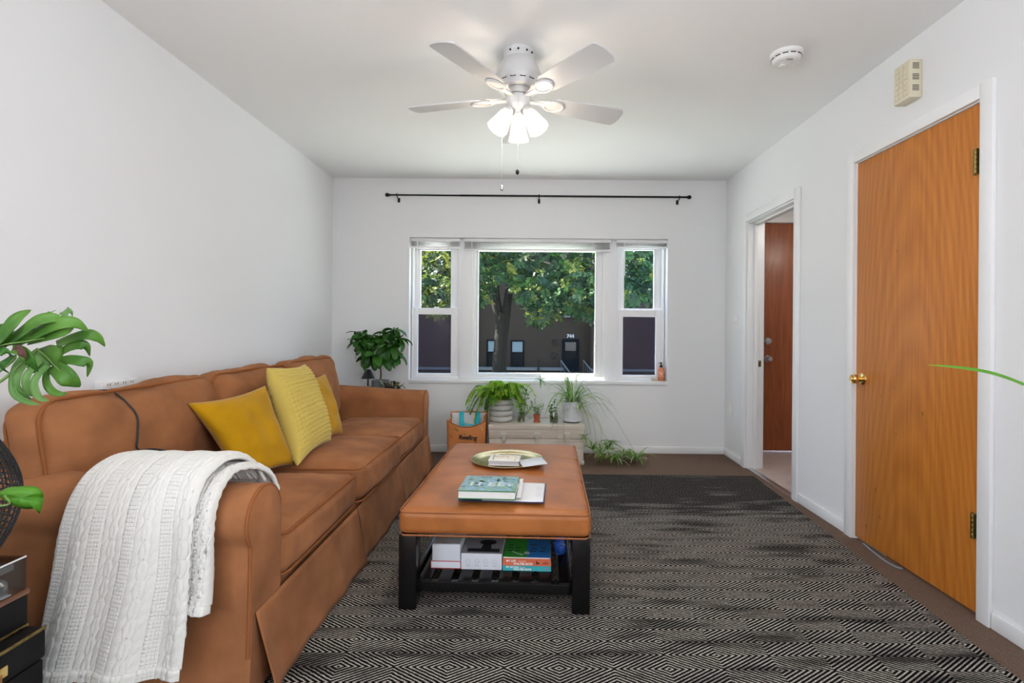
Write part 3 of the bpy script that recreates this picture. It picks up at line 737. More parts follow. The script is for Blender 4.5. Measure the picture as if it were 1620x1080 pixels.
# ------------------------------------------------------------------ rug
m = bpy.data.materials.new('diamond_weave'); m.use_nodes = True; n, l = m.node_tree.nodes, m.node_tree.links
p = n['Principled BSDF']; p.inputs['Roughness'].default_value = .95; p.inputs['Specular IOR Level'].default_value = .0
def mth(op, a, b=None, c_=None):
    q = n.new('ShaderNodeMath'); q.operation = op
    for i, x in enumerate((a, b, c_)):
        if x is None: continue
        if isinstance(x, (int, float)): q.inputs[i].default_value = x
        else: l.new(x, q.inputs[i])
    return q.outputs[0]
t = n.new('ShaderNodeTexCoord'); sp = n.new('ShaderNodeSeparateXYZ'); 
wob_ = n.new('ShaderNodeTexNoise'); wob_.inputs['Scale'].default_value = 60; l.new(t.outputs['Object'], wob_.inputs['Vector'])
l.new(t.outputs['Object'], sp.inputs[0])
X_, Y_ = sp.outputs[0], sp.outputs[1]
wv = mth('MULTIPLY_ADD', wob_.outputs[0], .004, -.002)
pa_ = mth('PINGPONG', mth('ADD', X_, wv), .178); qa_ = mth('PINGPONG', mth('ADD', Y_, wv), .0715)
dA = mth('ADD', mth('MULTIPLY', pa_, 1 / .118), mth('MULTIPLY', qa_, 1 / .0715))
dB = mth('ADD', mth('MULTIPLY', mth('SUBTRACT', .178, pa_), 1 / .118), mth('MULTIPLY', mth('SUBTRACT', .0715, qa_), 1 / .0715))
d_ = mth('MINIMUM', dA, dB)
ln = mth('GREATER_THAN', mth('FRACT', mth('MULTIPLY_ADD', d_, 5.2, .25)), .60)
# faded patches follow the rows of the weave; far end darker, sheen painted in
mp = n.new('ShaderNodeMapping'); mp.inputs['Scale'].default_value = (2.4, 13, 1); l.new(t.outputs['Object'], mp.inputs[0])
nz = n.new('ShaderNodeTexNoise'); nz.inputs['Scale'].default_value = 1.0; nz.inputs['Detail'].default_value = 3; l.new(mp.outputs[0], nz.inputs['Vector'])
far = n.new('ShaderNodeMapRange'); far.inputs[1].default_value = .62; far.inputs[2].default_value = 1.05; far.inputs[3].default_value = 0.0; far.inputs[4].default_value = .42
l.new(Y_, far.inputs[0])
fade_and_sheen = n.new('ShaderNodeMapRange'); fade_and_sheen.inputs[1].default_value = .33; fade_and_sheen.inputs[2].default_value = .50; fade_and_sheen.inputs[3].default_value = .30; fade_and_sheen.inputs[4].default_value = 1.0
l.new(mth('SUBTRACT', nz.outputs[0], mth('MULTIPLY', far.outputs[0], .6)), fade_and_sheen.inputs[0])
sp2 = n.new('ShaderNodeTexNoise'); sp2.inputs['Scale'].default_value = 170; l.new(t.outputs['Object'], sp2.inputs['Vector'])
speck = n.new('ShaderNodeMapRange'); speck.inputs[1].default_value = .4; speck.inputs[2].default_value = .62; l.new(sp2.outputs[0], speck.inputs[0])
lf = mth('MULTIPLY', mth('MULTIPLY', ln, fade_and_sheen.outputs[0]), mth('MULTIPLY_ADD', speck.outputs[0], .45, .55))
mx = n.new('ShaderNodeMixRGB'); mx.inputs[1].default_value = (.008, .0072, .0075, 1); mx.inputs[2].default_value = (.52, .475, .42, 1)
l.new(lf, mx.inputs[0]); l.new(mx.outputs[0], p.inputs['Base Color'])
bp = n.new('ShaderNodeBump'); bp.inputs['Strength'].default_value = .5; bp.inputs['Distance'].default_value = .003
l.new(mth('ADD', ln, sp2.outputs[0]), bp.inputs['Height']); l.new(bp.outputs[0], p.inputs['Normal']); MATS['diamond_weave'] = m
c4 = [Vector((-1.08, 3.83)), Vector((1.685, 3.805)), Vector((1.50, .72)), Vector((-1.13, .80))]
def rugf(i, j, z):
    a = c4[0].lerp(c4[1], i); b = c4[3].lerp(c4[2], i); q = a.lerp(b, j)
    lift = .0 * max(0, 1 - (Vector((q.x, q.y)) - c4[1]).length / .10)
    return Vector((q.x, q.y, z + lift + .0012 * noise.noise(Vector((q.x * 4, q.y * 4, 0)))))
g = G().grid(lambda i, j: rugf(i, j, .0105), 70, 70)
n0 = len(g.v); g.grid(lambda i, j: rugf(i, j, .0012), 70, 70)
N = 70
for k in range(N - 1):
    for (a, b) in ((k * N, (k + 1) * N), (k * N + N - 1, (k + 1) * N + N - 1), (k, k + 1), ((N - 1) * N + k, (N - 1) * N + k + 1)):
        g.f.append([a, b, b + n0, a + n0])
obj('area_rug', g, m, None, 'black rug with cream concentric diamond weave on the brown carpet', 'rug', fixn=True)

# ------------------------------------------------------------------ sofa
mat('suede', (.335, .138, .058), .9, var=.32, vscale=5, detail=6, bump=.25, bscale=420, sheen=.05, spec=.06)
mat('suede_piping', (.28, .100, .036), .9, spec=.06)
sofa = empty('sofa', (-1.27, 2.72, .0105), 'tan suede slipcovered three-seat sofa with rolled arms along left wall', 'sofa')
SX = -.80           # front plane
YN, YFr = 1.63, 3.80   # inner faces of the arms
obj('base', G().box(-1.70, SX - .02, YN - .02, YFr + .02, .03, .275, bev=.01), 'suede', sofa)
bk = soft_box(.085, 1.24, .345, .07, n=20, wr=.006, wsc=5, seed=3)
obj('back_frame', bk.tf(Matrix.Translation((-1.672, 2.735, .385))), 'suede', sofa)
def arm_prof(Yi, side, zt, drop=0.0):
    r = .095; yc = Yi + side * r; zc = zt - r; yo = Yi + side * .168
    pts = [(Yi + side * .004, .03), (Yi + side * .002, .2), (Yi, .36), (Yi, zc)]
    pts += [(yc - side * r * math.cos(a), zc + r * math.sin(a)) for a in [pi * k / 14 for k in range(1, 15)]]
    pts += [(yc - side * r * math.cos(a), zc + r * math.sin(a)) for a in (pi * 1.07, pi * 1.14, pi * 1.21)]
    pts += [(yo, zc - .075), (yo + side * .003, .30), (yo + side * .010, .15), (yo + side * .020, .03)]
    return pts
def arm(Yi, side):
    st = [(-1.66, .668), (-1.45, .660), (-1.25, .648), (-1.05, .636), (-.90, .628), (-.82, .626), (-.803, .622), (-.799, .616)]
    rows = []
    for k, (x, zt) in enumerate(st):
        pr = arm_prof(Yi, side, zt)
        if k >= 6:
            cy = Yi + side * .09; s_ = .985 if k == 6 else .955
            pr = [(cy + (y - cy) * s_, z) for y, z in pr]
        rows.append([Vector((x, y, z + .003 * noise.noise(Vector((x * 5, y * 5, z * 5))))) for y, z in pr])
    g = G(); n = len(rows[0])
    g.grid(lambda i, j: rows[int(round(i * (len(rows) - 1)))][int(round(j * (n - 1)))], len(rows), n)
    k = len(g.v)
    g.f.append([(len(rows) - 1) * n + q for q in range(n)]); g.f.append(list(range(n))[::-1])
    a = obj('arm', g, 'suede', sofa, angle=50)
    pr = arm_prof(Yi, side, .622)
    cy = Yi + side * .09
    obj('piping', G().tube(smooth_pts([Vector((-.8055, cy + (y - cy) * 1.0, z)) for y, z in pr[2:-1]], 3), .0052, 8), 'suede_piping', a)
    return a
near_arm = arm(YN, -1); far_arm = arm(YFr, 1)
cuts = [(1.645, 2.338), (2.345, 3.075), (3.082, 3.785)]
def rrect(hx, hy, z, r, n=7):
    pts = []
    for cx, cy, a0 in ((hx - r, hy - r, 0), (-hx + r, hy - r, pi / 2), (-hx + r, -hy + r, pi), (hx - r, -hy + r, 1.5 * pi)):
        for k in range(n): a = a0 + pi / 2 * k / (n - 1); pts.append(Vector((cx + r * math.cos(a), cy + r * math.sin(a), z)))
    out = []
    for i, q in enumerate(pts):
        out.append(q)
        nx = pts[(i + 1) % len(pts)]
        if (nx - q).length > .1:
            for k in range(1, 10): out.append(q.lerp(nx, k / 10))
    return out
for i, (a, b) in enumerate(cuts):
    hy = (b - a) / 2; hx = .29; hz = .078 if i != 1 else .088; xc = SX + .004 - hx + (.018 if i == 1 else 0)
    zc = .279 + hz
    puff = .030 if i != 1 else .040
    g = soft_box(hx, hy, hz, .045, n=30, puff=(.012, 0, puff), wr=.008, wsc=6, seed=i)
    for q in g.v:      # gathered front boxing
        if q.x > hx - .05:
            e = (1 - abs(q.z) / hz)
            q.x += (.018 if i == 1 else .011) * e * noise.noise(Vector((q.y * 32 + i * 3, q.z * 5, i)))
    g.tf(Matrix.Translation((xc, (a + b) / 2, zc)) @ Matrix.Rotation(math.radians(-2 if i == 1 else 0), 4, 'X'))
    c_ = obj('seat_cushion', g, 'suede', sofa, angle=80)
    for zz in (hz - .012, -hz + .012):
        lp = [q + Vector((xc, (a + b) / 2, zc)) for q in rrect(hx - .006, hy - .006, zz, .04)]
        obj('piping', G().tube(lp, .0048, 7, closed=True), 'suede_piping', c_)
bcuts = [(1.50, 2.335, .672, .205), (2.325, 3.08, .668, .215), (3.07, 3.79, .672, .218)]
for i, (a, b, zc, hz) in enumerate(bcuts):
    hy = (b - a) / 2; hx = .068
    g = soft_box(hx, hy, hz, .060, n=34, puff=(.070, .012, .012), wr=.020, wsc=5, seed=i + 5)
    if i == 0:
        for q in g.v:
            q.z += .03 * max(0, (-q.y - .15) / .3) * (1 if q.z < 0 else .0)
    M = Matrix.Translation((-1.498, (a + b) / 2, zc)) @ Matrix.Rotation(math.radians(-9), 4, 'Y')
    g.tf(M)
    if i == 0: BVH0 = BVHTree.FromPolygons([tuple(q) for q in g.v], [list(f) for f in g.f])
    c_ = obj('back_cushion', g, 'suede', sofa, angle=80)
    for xx in (hx - .018, -hx + .018):
        lp = []
        for q in rrect(hy - .010, hz - .010, 0, .075):
            z_ = q.y
            if i == 0 and z_ < 0: z_ += .03 * max(0, (-q.x - .15) / .3)
            lp.append(M @ Vector((xx, q.x, z_)))
        obj('piping', G().tube(lp, .0055, 8, closed=True), 'suede_piping', c_)
# skirt: hanging panels split at the cushion joints, with flaring corners
def skirt(p0, p1, out, seed, zt=.272, flare=.030, e0=0.0, e1=0.0):
    p0, p1, out = Vector(p0), Vector(p1), Vector(out).normalized(); L = (p1 - p0).length
    def fn(i, j):
        q = p0.lerp(p1, i); s = i * L
        wv = .006 * math.sin(s * 11 + seed) + .003 * math.sin(s * 31 + seed * 2.3) + .016 * noise.noise(Vector((s * 3.5, j * 1.5, seed)))
        edge = e0 * max(0, 1 - s / .16) ** 2 + e1 * max(0, 1 - (L - s) / .16) ** 2
        off = .004 + flare * j + wv * j + edge * j
        return q + out * off + Vector((0, 0, zt - (zt - .016) * j))
    o = obj('skirt', G().grid(fn, 90, 14), 'suede', sofa, angle=70); solid(o, .004); return o
skirt((SX, 1.475, 0), (SX, 2.335, 0), (1, 0, 0), 1, e0=.035, e1=.02)
skirt((SX, 2.345, 0), (SX, 3.075, 0), (1, 0, 0), 4, e0=.015, e1=.015)
skirt((SX, 3.085, 0), (SX, 3.955, 0), (1, 0, 0), 8, e0=.01, e1=.01)
skirt((-1.66, YFr + .172, 0), (SX - .01, YFr + .172, 0), (0, 1, 0), 5, flare=.012)

# ------------------------------------------------------------------ pillows
def pillow(name, bl_, br_, tr_p, tl_, T_, m, label, waffle=False, pinch=.10, wr=.012, n=44, seed=0):
    bl_, br_, tr_p, tl_ = map(Vector, (bl_, br_, tr_p, tl_))
    nrm = ((br_ - bl_).cross(tl_ - bl_) + (tr_p - br_).cross(tr_p - tl_)).normalized()
    g = G()
    def sheet(sg):
        def fn(i, j):
            s, t = i * 2 - 1, j * 2 - 1
            s2 = s * (1 - pinch * (1 - t * t) * abs(s)); t2 = t * (1 - pinch * (1 - s * s) * abs(t))
            i2, j2 = (s2 + 1) / 2, (t2 + 1) / 2
            q = bl_.lerp(br_, i2).lerp(tl_.lerp(tr_p, i2), j2)
            k = max(0, (1 - s * s) * (1 - t * t)) ** .42
            h = T_ * k + wr * noise.noise(Vector((s * 2.2 + seed, t * 2.2, sg))) * k
            if waffle:
                wz = abs(math.sin(i * 22 * pi)) * abs(math.sin(j * 22 * pi))
                h += .010 * (wz ** .6) * min(1, k * 2)
            return q + nrm * (h * sg)
        return fn
    g.grid(sheet(1), n, n); g.grid(sheet(-1), n, n)
    bm = bmesh.new(); vv = [bm.verts.new(q) for q in g.v]
    for f in g.f: bm.faces.new([vv[i] for i in f])
    bmesh.ops.remove_doubles(bm, verts=bm.verts, dist=1e-4); bm.verts.index_update()
    o = G(); o.v = [q.co.copy() for q in bm.verts]; o.f = [[q.index for q in f.verts] for f in bm.faces]; bm.free()
    return obj(name, o, m, None, label, 'pillow', angle=180)
mat('mustard_velvet', (.46, .235, .004), .8, var=.18, vscale=6, sheen=.2, spec=.1, bump=.15, bscale=300)
mat('chartreuse_knit', (.56, .425, .10), .9, sheen=.3, spec=.1, bump=.3, bscale=350)
pillow('throw_pillow', (-1.165, 2.06, .462), (-1.10, 2.36, .462), (-1.285, 2.45, .82), (-1.40, 2.06, .79), .085, 'mustard_velvet', 'plain mustard velvet pillow nearest the white throw', seed=1)
pillow('throw_pillow', (-1.055, 2.30, .472), (-1.09, 2.76, .472), (-1.335, 2.98, .885), (-1.305, 2.50, .90), .085, 'chartreuse_knit', 'chartreuse waffle-knit pillow in the middle of the sofa', waffle=True, n=210, seed=2)
pillow('throw_pillow', (-1.14, 2.72, .468), (-1.12, 3.02, .468), (-1.32, 3.24, .805), (-1.36, 2.86, .80), .07, 'mustard_velvet', 'plain mustard velvet pillow tucked behind the chartreuse waffle pillow', seed=3)

# ------------------------------------------------------------------ knitted throw over the near arm
mat('cream_knit', (.72, .70, .65), .95, sheen=.4, spec=.1, bump=.35, bscale=260)
def knit(a, s):
    """stitch relief in metres: a across the width, s along the length"""
    per = .118; k = (a / per) % 1.0
    if k < .30:                      # fine moss stitch
        return .0022 * abs(math.sin(a * 330)) * abs(math.sin(s * 300))
    if k < .36 or k > .94: return -.0015
    if k < .56 or k > .74:           # rope of two strands
        c_ = (k - .36) / .20 if k < .56 else (k - .74) / .20
        return .0055 * max(0, math.sin(pi * min(1, max(0, c_)))) * (.55 + .45 * math.sin(s * 190 + (c_ - .5) * 5))
    c_ = (k - .56) / .18
    ph = math.sin(s * 62) * .33
    b1 = max(0, 1 - ((c_ - .5 - ph) / .24) ** 2); b2 = max(0, 1 - ((c_ - .5 + ph) / .24) ** 2)
    return .0075 * max(b1, b2)
def drape(path, xl, xr, nw, ns, foldamp, seed, thick, curl=.0):
    path = smooth_pts(path, 12); n = len(path)
    acc = [0]
    for a, b in zip(path, path[1:]): acc.append(acc[-1] + (b - a).length)
    Lt = acc[-1]
    def at(s):
        s = max(0, min(Lt, s)); k = 0
        while k < n - 2 and acc[k + 1] < s: k += 1
        t = (s - acc[k]) / max(1e-9, acc[k + 1] - acc[k]); p_ = path[k].lerp(path[k + 1], t)
        d_ = (path[k + 1] - path[k]).normalized(); return p_, Vector((0, d_.z, -d_.y))
    def fn(i, j):
        s = j * Lt; p_, nn = at(s)
        a = i; x0 = xl(j); x1 = xr(j); x = x0 + (x1 - x0) * a
        hang = max(0, (j - .30) / .70)
        fold = foldamp * hang * (math.sin(a * 15 + seed + 1.2 * j) * .6 + math.sin(a * 7.5 + 2.2 * seed) * .5)
        edge = .012 * (max(0, 1 - a / .04) ** 2 + max(0, 1 - (1 - a) / .04) ** 2)
        k_ = .55 * knit(a * .46 + .012 * math.sin(s * 9 + seed), s)
        hem = .006 if j > .972 else 0
        off = -(fold) + k_ + hem - edge
        return Vector((x, p_.y, p_.z)) + nn * off
    return G().grid(fn, nw, ns), fn
def V3(y, z): return Vector((0, y, z))
throw = empty('throw_blanket', (-1.1, 1.40, .17), 'cream cable-knit throw draped over the near sofa arm', 'blanket')
pthA = [V3(1.67, .60), V3(1.645, .655), V3(1.59, .698), V3(1.52, .708), V3(1.455, .680), V3(1.412, .62), V3(1.392, .54), V3(1.385, .42), V3(1.375, .28), V3(1.360, .150)]
ge = lambda f: (lambda j: f[0] + (f[1] - f[0]) * min(1, j / .35) if j < .35 else f[1] + (f[2] - f[1]) * (j - .35) / .65)
g, fn = drape(pthA, ge((-1.20, -1.275, -1.36)), ge((-.875, -.935, -.945)), 300, 420, .026, .4, .012)
def cutb(q):
    return q
o = obj('outer_layer', g, 'cream_knit', throw, angle=180, fixn=False); solid(o, .010, -1)
pthB = [V3(1.70, .560), V3(1.680, .615), V3(1.625, .655), V3(1.54, .672), V3(1.475, .650), V3(1.432, .60), V3(1.415, .53), V3(1.412, .44), V3(1.408, .37), V3(1.40, .310)]
g, fn = drape(pthB, ge((-1.05, -1.05, -1.08)), ge((-.845, -.895, -.890)), 140, 300, .008, 2.0, .012)
o = obj('under_layer', g, 'cream_knit', throw, angle=180, fixn=False); solid(o, .010, -1)
# ------------------------------------------------------------------ unseen hall lamp, added to brighten the hall beyond the doorway
hl = empty('added_hall_lamp', (2.45, 3.4, 2.2), 'added, unseen flush white glass lamp on the hall ceiling beyond the doorway', 'lamp')
obj('lamp_base', G().lathe([(.0001, 2.30), (.10, 2.30), (.10, 2.28), (.0001, 2.28)], 32, (2.45, 3.4, 0)), 'white_plastic', hl)
obj('glass_bowl', G().lathe([(.0001, 2.205), (.05, 2.210), (.09, 2.230), (.11, 2.262), (.10, 2.28)], 32, (2.45, 3.4, 0)), mat('lamp_bowl', (.9, .9, .88), .4, emit=(1, .93, .84), estr=32), hl)

# ------------------------------------------------------------------ leather ottoman with shelf
mat('tan_leather', (.40, .135, .034), .38, var=.28, vscale=7, detail=5, bump=.12, bscale=240, spec=.35, coat=.0)
mat('leather_welt', (.33, .105, .028), .4)
mat('black_lacquer', (.006, .0055, .0055), .25, spec=.3)
OM = Matrix.Translation((-.116, 2.525, .0122)) @ Matrix.Rotation(math.radians(-2), 4, 'Z')
OHX, OHY, OZ0, OZ1, OP = .374, .583, .288, .388, .030
def otop(x, y):
    return OZ1 + OP * (1 - min(1, abs(x / OHX)) ** 2.2) * (1 - min(1, abs(y / OHY)) ** 2.2)
def OT(x, y, z): return OM @ Vector((x, y, z))
ot = empty('ottoman', tuple(OM.translation), 'long tan leather ottoman with black wooden legs and slatted shelf', 'ottoman')
g = soft_box(OHX, OHY, .05, .030, n=40, puff=(.004, .004, OP), wr=.0012, wsc=7, seed=2)
for q in g.v:
    q.z += (OZ0 + OZ1) / 2
    if q.z < OZ0: q.z = OZ0
for q in g.v:      # seams pull the top down a little
    for sy in (-.165, .225):
        if q.z > OZ1 - .02: q.z -= .006 * math.exp(-((q.y - sy) / .015) ** 2)
oc = obj('cushion', g.tf(OM), 'tan_leather', ot, angle=60)
for sy in (-.165, .225):
    pts = [(-OHX - .001, sy, OZ0 + .02), (-OHX - .002, sy, OZ1 - .035)] + [(x, sy, otop(x, sy) - .0045) for x in [-OHX + .012 + (2 * OHX - .024) * k / 24 for k in range(25)]] + [(OHX + .002, sy, OZ1 - .035), (OHX + .001, sy, OZ0 + .02)]
    obj('seam_welt', G().tube([OM @ Vector(p_) for p_ in pts], .0030, 6), 'leather_welt', oc)
for zz, rr in ((OZ1 - .009, .0032), (OZ0 + .002, .0034)):
    obj('edge_welt', G().tube([OM @ Vector((q.x, q.y, zz)) for q in rrect(OHX - .0035, OHY - .0035, 0, .028)], rr, 7, closed=True), 'leather_welt', oc)
for sx_ in (-1, 1):
    for sy in (-1, 1):
        x, y = sx_ * (OHX - .038), sy * (OHY - .038)
        obj('leg', G().box(x - .034, x + .034, y - .034, y + .034, 0, OZ0 + .004, bev=.003).tf(OM), 'black_lacquer', ot)
for sy in (-1, 1):
    y = sy * (OHY - .045); obj('shelf_rail', G().box(-OHX + .072, OHX - .072, y - .012, y + .012, .058, .098, bev=.002).tf(OM), 'black_lacquer', ot)
for sx_ in (-1, 1):
    x = sx_ * (OHX - .045); obj('shelf_rail', G().box(x - .012, x + .012, -OHY + .072, OHY - .072, .058, .098, bev=.002).tf(OM), 'black_lacquer', ot)
    obj('apron', G().box(x - .010, x + .010, -OHY + .072, OHY - .072, .255, OZ0 + .002, bev=.002).tf(OM), 'black_lacquer', ot)
SH = .104
for k in range(8):
    x = -.277 + k * .0792
    obj('slat', G().box(x - .025, x + .025, -OHY + .034, OHY - .034, SH - .012, SH, bev=.002).tf(OM), 'black_lacquer', ot)
IMi = OM.inverted()
def loc(u, v, z): return IMi @ WZ(u, v, z + .0122)

# --- on the shelf
mat('box_white', (.72, .74, .78), .45); mat('box_grey', (.60, .60, .60), .5); mat('red_line', (.55, .06, .05), .5)
mat('ink_black', (.015, .015, .018), .5); mat('page_white', (.78, .76, .72), .8, var=.12, vscale=300, vstretch=(1, 1, 6))
SY = -.452
def sbox(name, x0, x1, y0, y1, z0, z1, m, parent=None, bev=.0015, **k): return obj(name, G().box(x0, x1, y0, y1, z0, z1, bev=bev).tf(OM), m, parent, **k)
e = empty('gift_box', tuple(OT(-.21, SY + .1, SH)), 'flat white box with red edges at the bottom of the shelf pile', 'box')
sbox('box_body', -.272, -.150, SY, SY + .22, SH, SH + .030, 'box_white', e)
for x in (-.272, -.150): sbox('red_edge', x - .0012, x + .0012, SY - .0008, SY + .001, SH, SH + .030, 'red_line', e, bev=0)
for z in (SH + .001, SH + .029): sbox('red_edge', -.272, -.150, SY - .0008, SY + .001, z - .0012, z + .0012, 'red_line', e, bev=0)
e = empty('white_box', tuple(OT(-.21, SY + .1, SH + .0305)), 'taller white box stacked on the flat red-edged box', 'box')
sbox('box_body', -.268, -.152, SY + .002, SY + .21, SH + .0305, SH + .098, 'box_white', e)
sbox('printed_panel', -.262, -.158, SY + .008, SY + .2, SH + .0978, SH + .0984, mat('print_blur', (.62, .60, .58), .4, col2=(.35, .27, .28), vscale=14, ramp=(.25, .5)), e, bev=0)
e = empty('device_box', tuple(OT(-.06, SY + .1, SH)), 'grey-topped white product box printed with a black gadget', 'box')
sbox('box_body', -.147, .020, SY - .004, SY + .2, SH, SH + .066, 'box_white', e)
sbox('box_top', -.147, .020, SY - .004, SY + .2, SH + .066, SH + .0672, mat('top_grey', (.30, .30, .31), .4), e, bev=0)
sbox('gadget_print', -.125, .008, SY + .010, SY + .040, SH + .0672, SH + .0678, 'ink_black', e, bev=0)
g = G().prism([(-.072, .040), (-.028, .040), (-.034, .090), (-.064, .090)], lambda a, b, t_: Vector((a, SY + b, SH + .0672 + t_)), .0006)
g.prism([(-.048 + .036 * math.cos(q), .105 + .025 * math.sin(q)) for q in [2 * pi * k / 20 for k in range(20)]], lambda a, b, t_: Vector((a, SY + b, SH + .0672 + t_)), .0006)
obj('gadget_print', g.tf(OM), 'ink_black', e, smooth=False)
for k in range(4):
    x = -.118 + k * .036
    g = G().tube([Vector((x + .008 * math.cos(q), SY - .0045, SH + .034 + .008 * math.sin(q))) for q in [2 * pi * z / 16 for z in range(16)]], .0005, 4, closed=True)
    g.box(x - .009, x + .009, SY - .0049, SY - .0042, SH + .0155, SH + .0170)
    obj('icon_print', g.tf(OM), mat('icon_grey', (.35, .35, .36), .5), e, smooth=False)
def book(name, x0, x1, y0, y1, z0, z1, cover, label, spine='front', M=OM, ct=.0025):
    b = empty(name, tuple(M @ Vector(((x0 + x1) / 2, (y0 + y1) / 2, z0))), label, 'book')
    obj('back_cover', G().box(x0, x1, y0, y1, z0, z0 + ct, bev=.0006).tf(M), cover, b)
    obj('front_cover', G().box(x0, x1, y0, y1, z1 - ct, z1, bev=.0006).tf(M), cover, b)
    if spine == 'front':
        obj('spine', G().box(x0, x1, y0, y0 + ct, z0 + ct, z1 - ct).tf(M), cover, b, smooth=False)
        obj('pages', G().box(x0 + .003, x1 - .003, y0 + ct, y1 - .003, z0 + ct, z1 - ct).tf(M), 'page_white', b, smooth=False)
    else:
        obj('spine', G().box(x0, x1, y1 - ct, y1, z0 + ct, z1 - ct).tf(M), cover, b, smooth=False)
        obj('pages', G().box(x0 + .003, x1 - .003, y0 + .003, y1 - ct, z0 + ct, z1 - ct).tf(M), 'page_white', b, smooth=False)
    return b
mat('teal_cover', (.05, .42, .45), .4); mat('coral_cover', (.72, .16, .075), .4); mat('green_cover', (.035, .30, .03), .3); mat('blue_cover', (.02, .18, .50), .3)
mat('white_ink', (.85, .84, .80), .5); mat('pink_ink', (.7, .12, .3), .5)
bx0, bx1 = .024, .222
def spine_text(b, body, x, z, size, m, bold=.0):
    text('spine_lettering', body, size, OM @ frame((x, SY - .0062, z), (1, 0, 0), (0, 0, 1)), m, b, .0003, bold=bold)
z = SH
b = book('paperback', bx0, bx1, SY - .006, SY + .14, z, z + .021, 'teal_cover', 'teal paperback at the bottom of the shelf pile')
spine_text(b, 'MY RETURN', bx0 + .014, z + .0118, .0095, 'white_ink', .0003); spine_text(b, 'TO THE', bx0 + .070, z + .0122, .006, 'white_ink'); spine_text(b, 'WALTER BOYS', bx0 + .044, z + .0028, .0110, 'white_ink', .0004)
obj('publisher_mark', G().sphere(OT(bx1 - .018, SY - .006, z + .010), .0045, 10, 6, (1, .1, .7)), 'pink_ink', b)
z += .0213
b = book('paperback', bx0, bx1 - .001, SY - .006, SY + .14, z, z + .027, 'coral_cover', 'coral orange paperback on top of the teal paperback')
spine_text(b, 'MY LIFE', bx0 + .014, z + .0150, .0118, 'white_ink', .0004); spine_text(b, 'WITH THE', bx0 + .064, z + .0155, .0065, 'white_ink'); spine_text(b, 'WALTER BOYS', bx0 + .044, z + .0035, .0118, 'white_ink', .0004)
g = G().box(bx0 + .137, bx0 + .141, SY - .0066, SY - .0058, z + .006, z + .021).box(bx0 + .141, bx0 + .150, SY - .0066, SY - .0058, z + .009, z + .014)
obj('spine_emblem', g.tf(OM), 'ink_black', b, smooth=False)
g = G().box(bx0 + .162, bx0 + .188, SY - .0066, SY - .0058, z + .0085, z + .0125).box(bx0 + .170, bx0 + .183, SY - .0066, SY - .0058, z + .0160, z + .0180)
obj('spine_print', g.tf(OM), mat('dark_coral', (.25, .05, .03), .5), b, smooth=False)
z += .0273
b = empty('magazine', tuple(OT(.12, SY + .08, z)), 'green and blue glossy book lying on the coral paperback', 'book')
xm = bx0 + .098
sbox('pages', bx0 + .002, bx1 - .004, SY - .002, SY + .17, z, z + .006, 'page_white', b)
sbox('cover_half', bx0, xm, SY - .004, SY + .172, z + .006, z + .0072, 'green_cover', b, bev=0)
sbox('cover_half', xm, bx1 - .002, SY - .004, SY + .172, z + .006, z + .0072, 'blue_cover', b, bev=0)
for (x, y, w_) in ((.05, .03, .026), (.082, .03, .02), (.05, .058, .022), (.084, .058, .024), (.052, .086, .02), (.145, .028, .03), (.185, .03, .022), (.15, .056, .025), (.19, .06, .018), (.148, .09, .03)):
    sbox('cover_print', x - w_ / 2, x + w_ / 2, SY + y + .02, SY + y + .028, z + .0072, z + .0075, 'ink_black', b, bev=0)
obj('round_seal', G().lathe([(.0001, .0006), (.0105, .0006), (.011, 0)], 20).tf(OM @ Matrix.Translation((xm, SY + .035, z + .0072))), mat('seal_grey', (.45, .42, .42), .4), b)
for a in (-.9, -.5, .2): obj('cover_streak', G().tube([OM @ Vector((xm - .02 + .06 * t_ * math.cos(a + 2.2), SY + .012 + .03 * t_ * (1 + .3 * math.sin(a * 4)), z + .0074)) for t_ in (0, .3, .6, 1)], .0007, 4), 'white_ink', b)
g = soft_box(.022, .06, .030, .02, n=12, wr=.014, wsc=30, seed=9)
obj('plastic_bag', g.tf(OM @ Matrix.Translation((.257, SY + .17, SH + .032))), mat('blue_film', (.02, .09, .42), .25), None, 'crumpled blue plastic bag behind the paperbacks on the shelf', 'bag')

# --- on top of the ottoman
def TM(x, y, rz=0, dz=0.0): return OM @ Matrix.Translation((x, y, otop(x, y) + dz)) @ Matrix.Rotation(rz, 4, 'Z')
mat('paper', (.80, .80, .81), .7); mat('folder_navy', (.03, .035, .10), .5)
pf = loc(798, 768, .432)
PM = TM(pf.x, pf.y, math.radians(-1.5), .0012)
sh_ = empty('document_folder', tuple(PM.translation), 'thin navy folder under the loose white papers', 'folder')
obj('folder_board', G().box(-.172, .172, -.125, .125, -.0007, .0014, bev=.0004).tf(PM), 'folder_navy', sh_)
def sheet(nm, cx, cy, hx, hy, rz, z, curl, label, seed):
    def fn(i, j):
        x, y = (i * 2 - 1) * hx, (j * 2 - 1) * hy
        c_ = curl * max(0, (i - .55) / .45) ** 2 * (.5 + .5 * j) + .0025 * (1 + noise.noise(Vector((x * 9 + seed, y * 9, seed))))
        return PM @ Matrix.Rotation(rz, 4, 'Z') @ Vector((cx + x, cy + y, z + c_))
    o = obj(nm, G().grid(fn, 22, 16), 'paper', None, label, 'paper', 'loose papers on the ottoman'); solid(o, .0012, 1); return o
p1 = sheet('paper_sheet', .045, .0, .122, .120, 0, .0015, .000, 'white printed sheet lying lowest, sticking out to the right', 1)
p2 = sheet('paper_sheet', -.045, -.008, .120, .112, .03, .0075, .018, 'white paper stack curling up under the green book', 4)
p3 = sheet('paper_sheet', -.055, .012, .112, .105, .0, .0140, .006, 'topmost white sheet directly under the green book', 7)
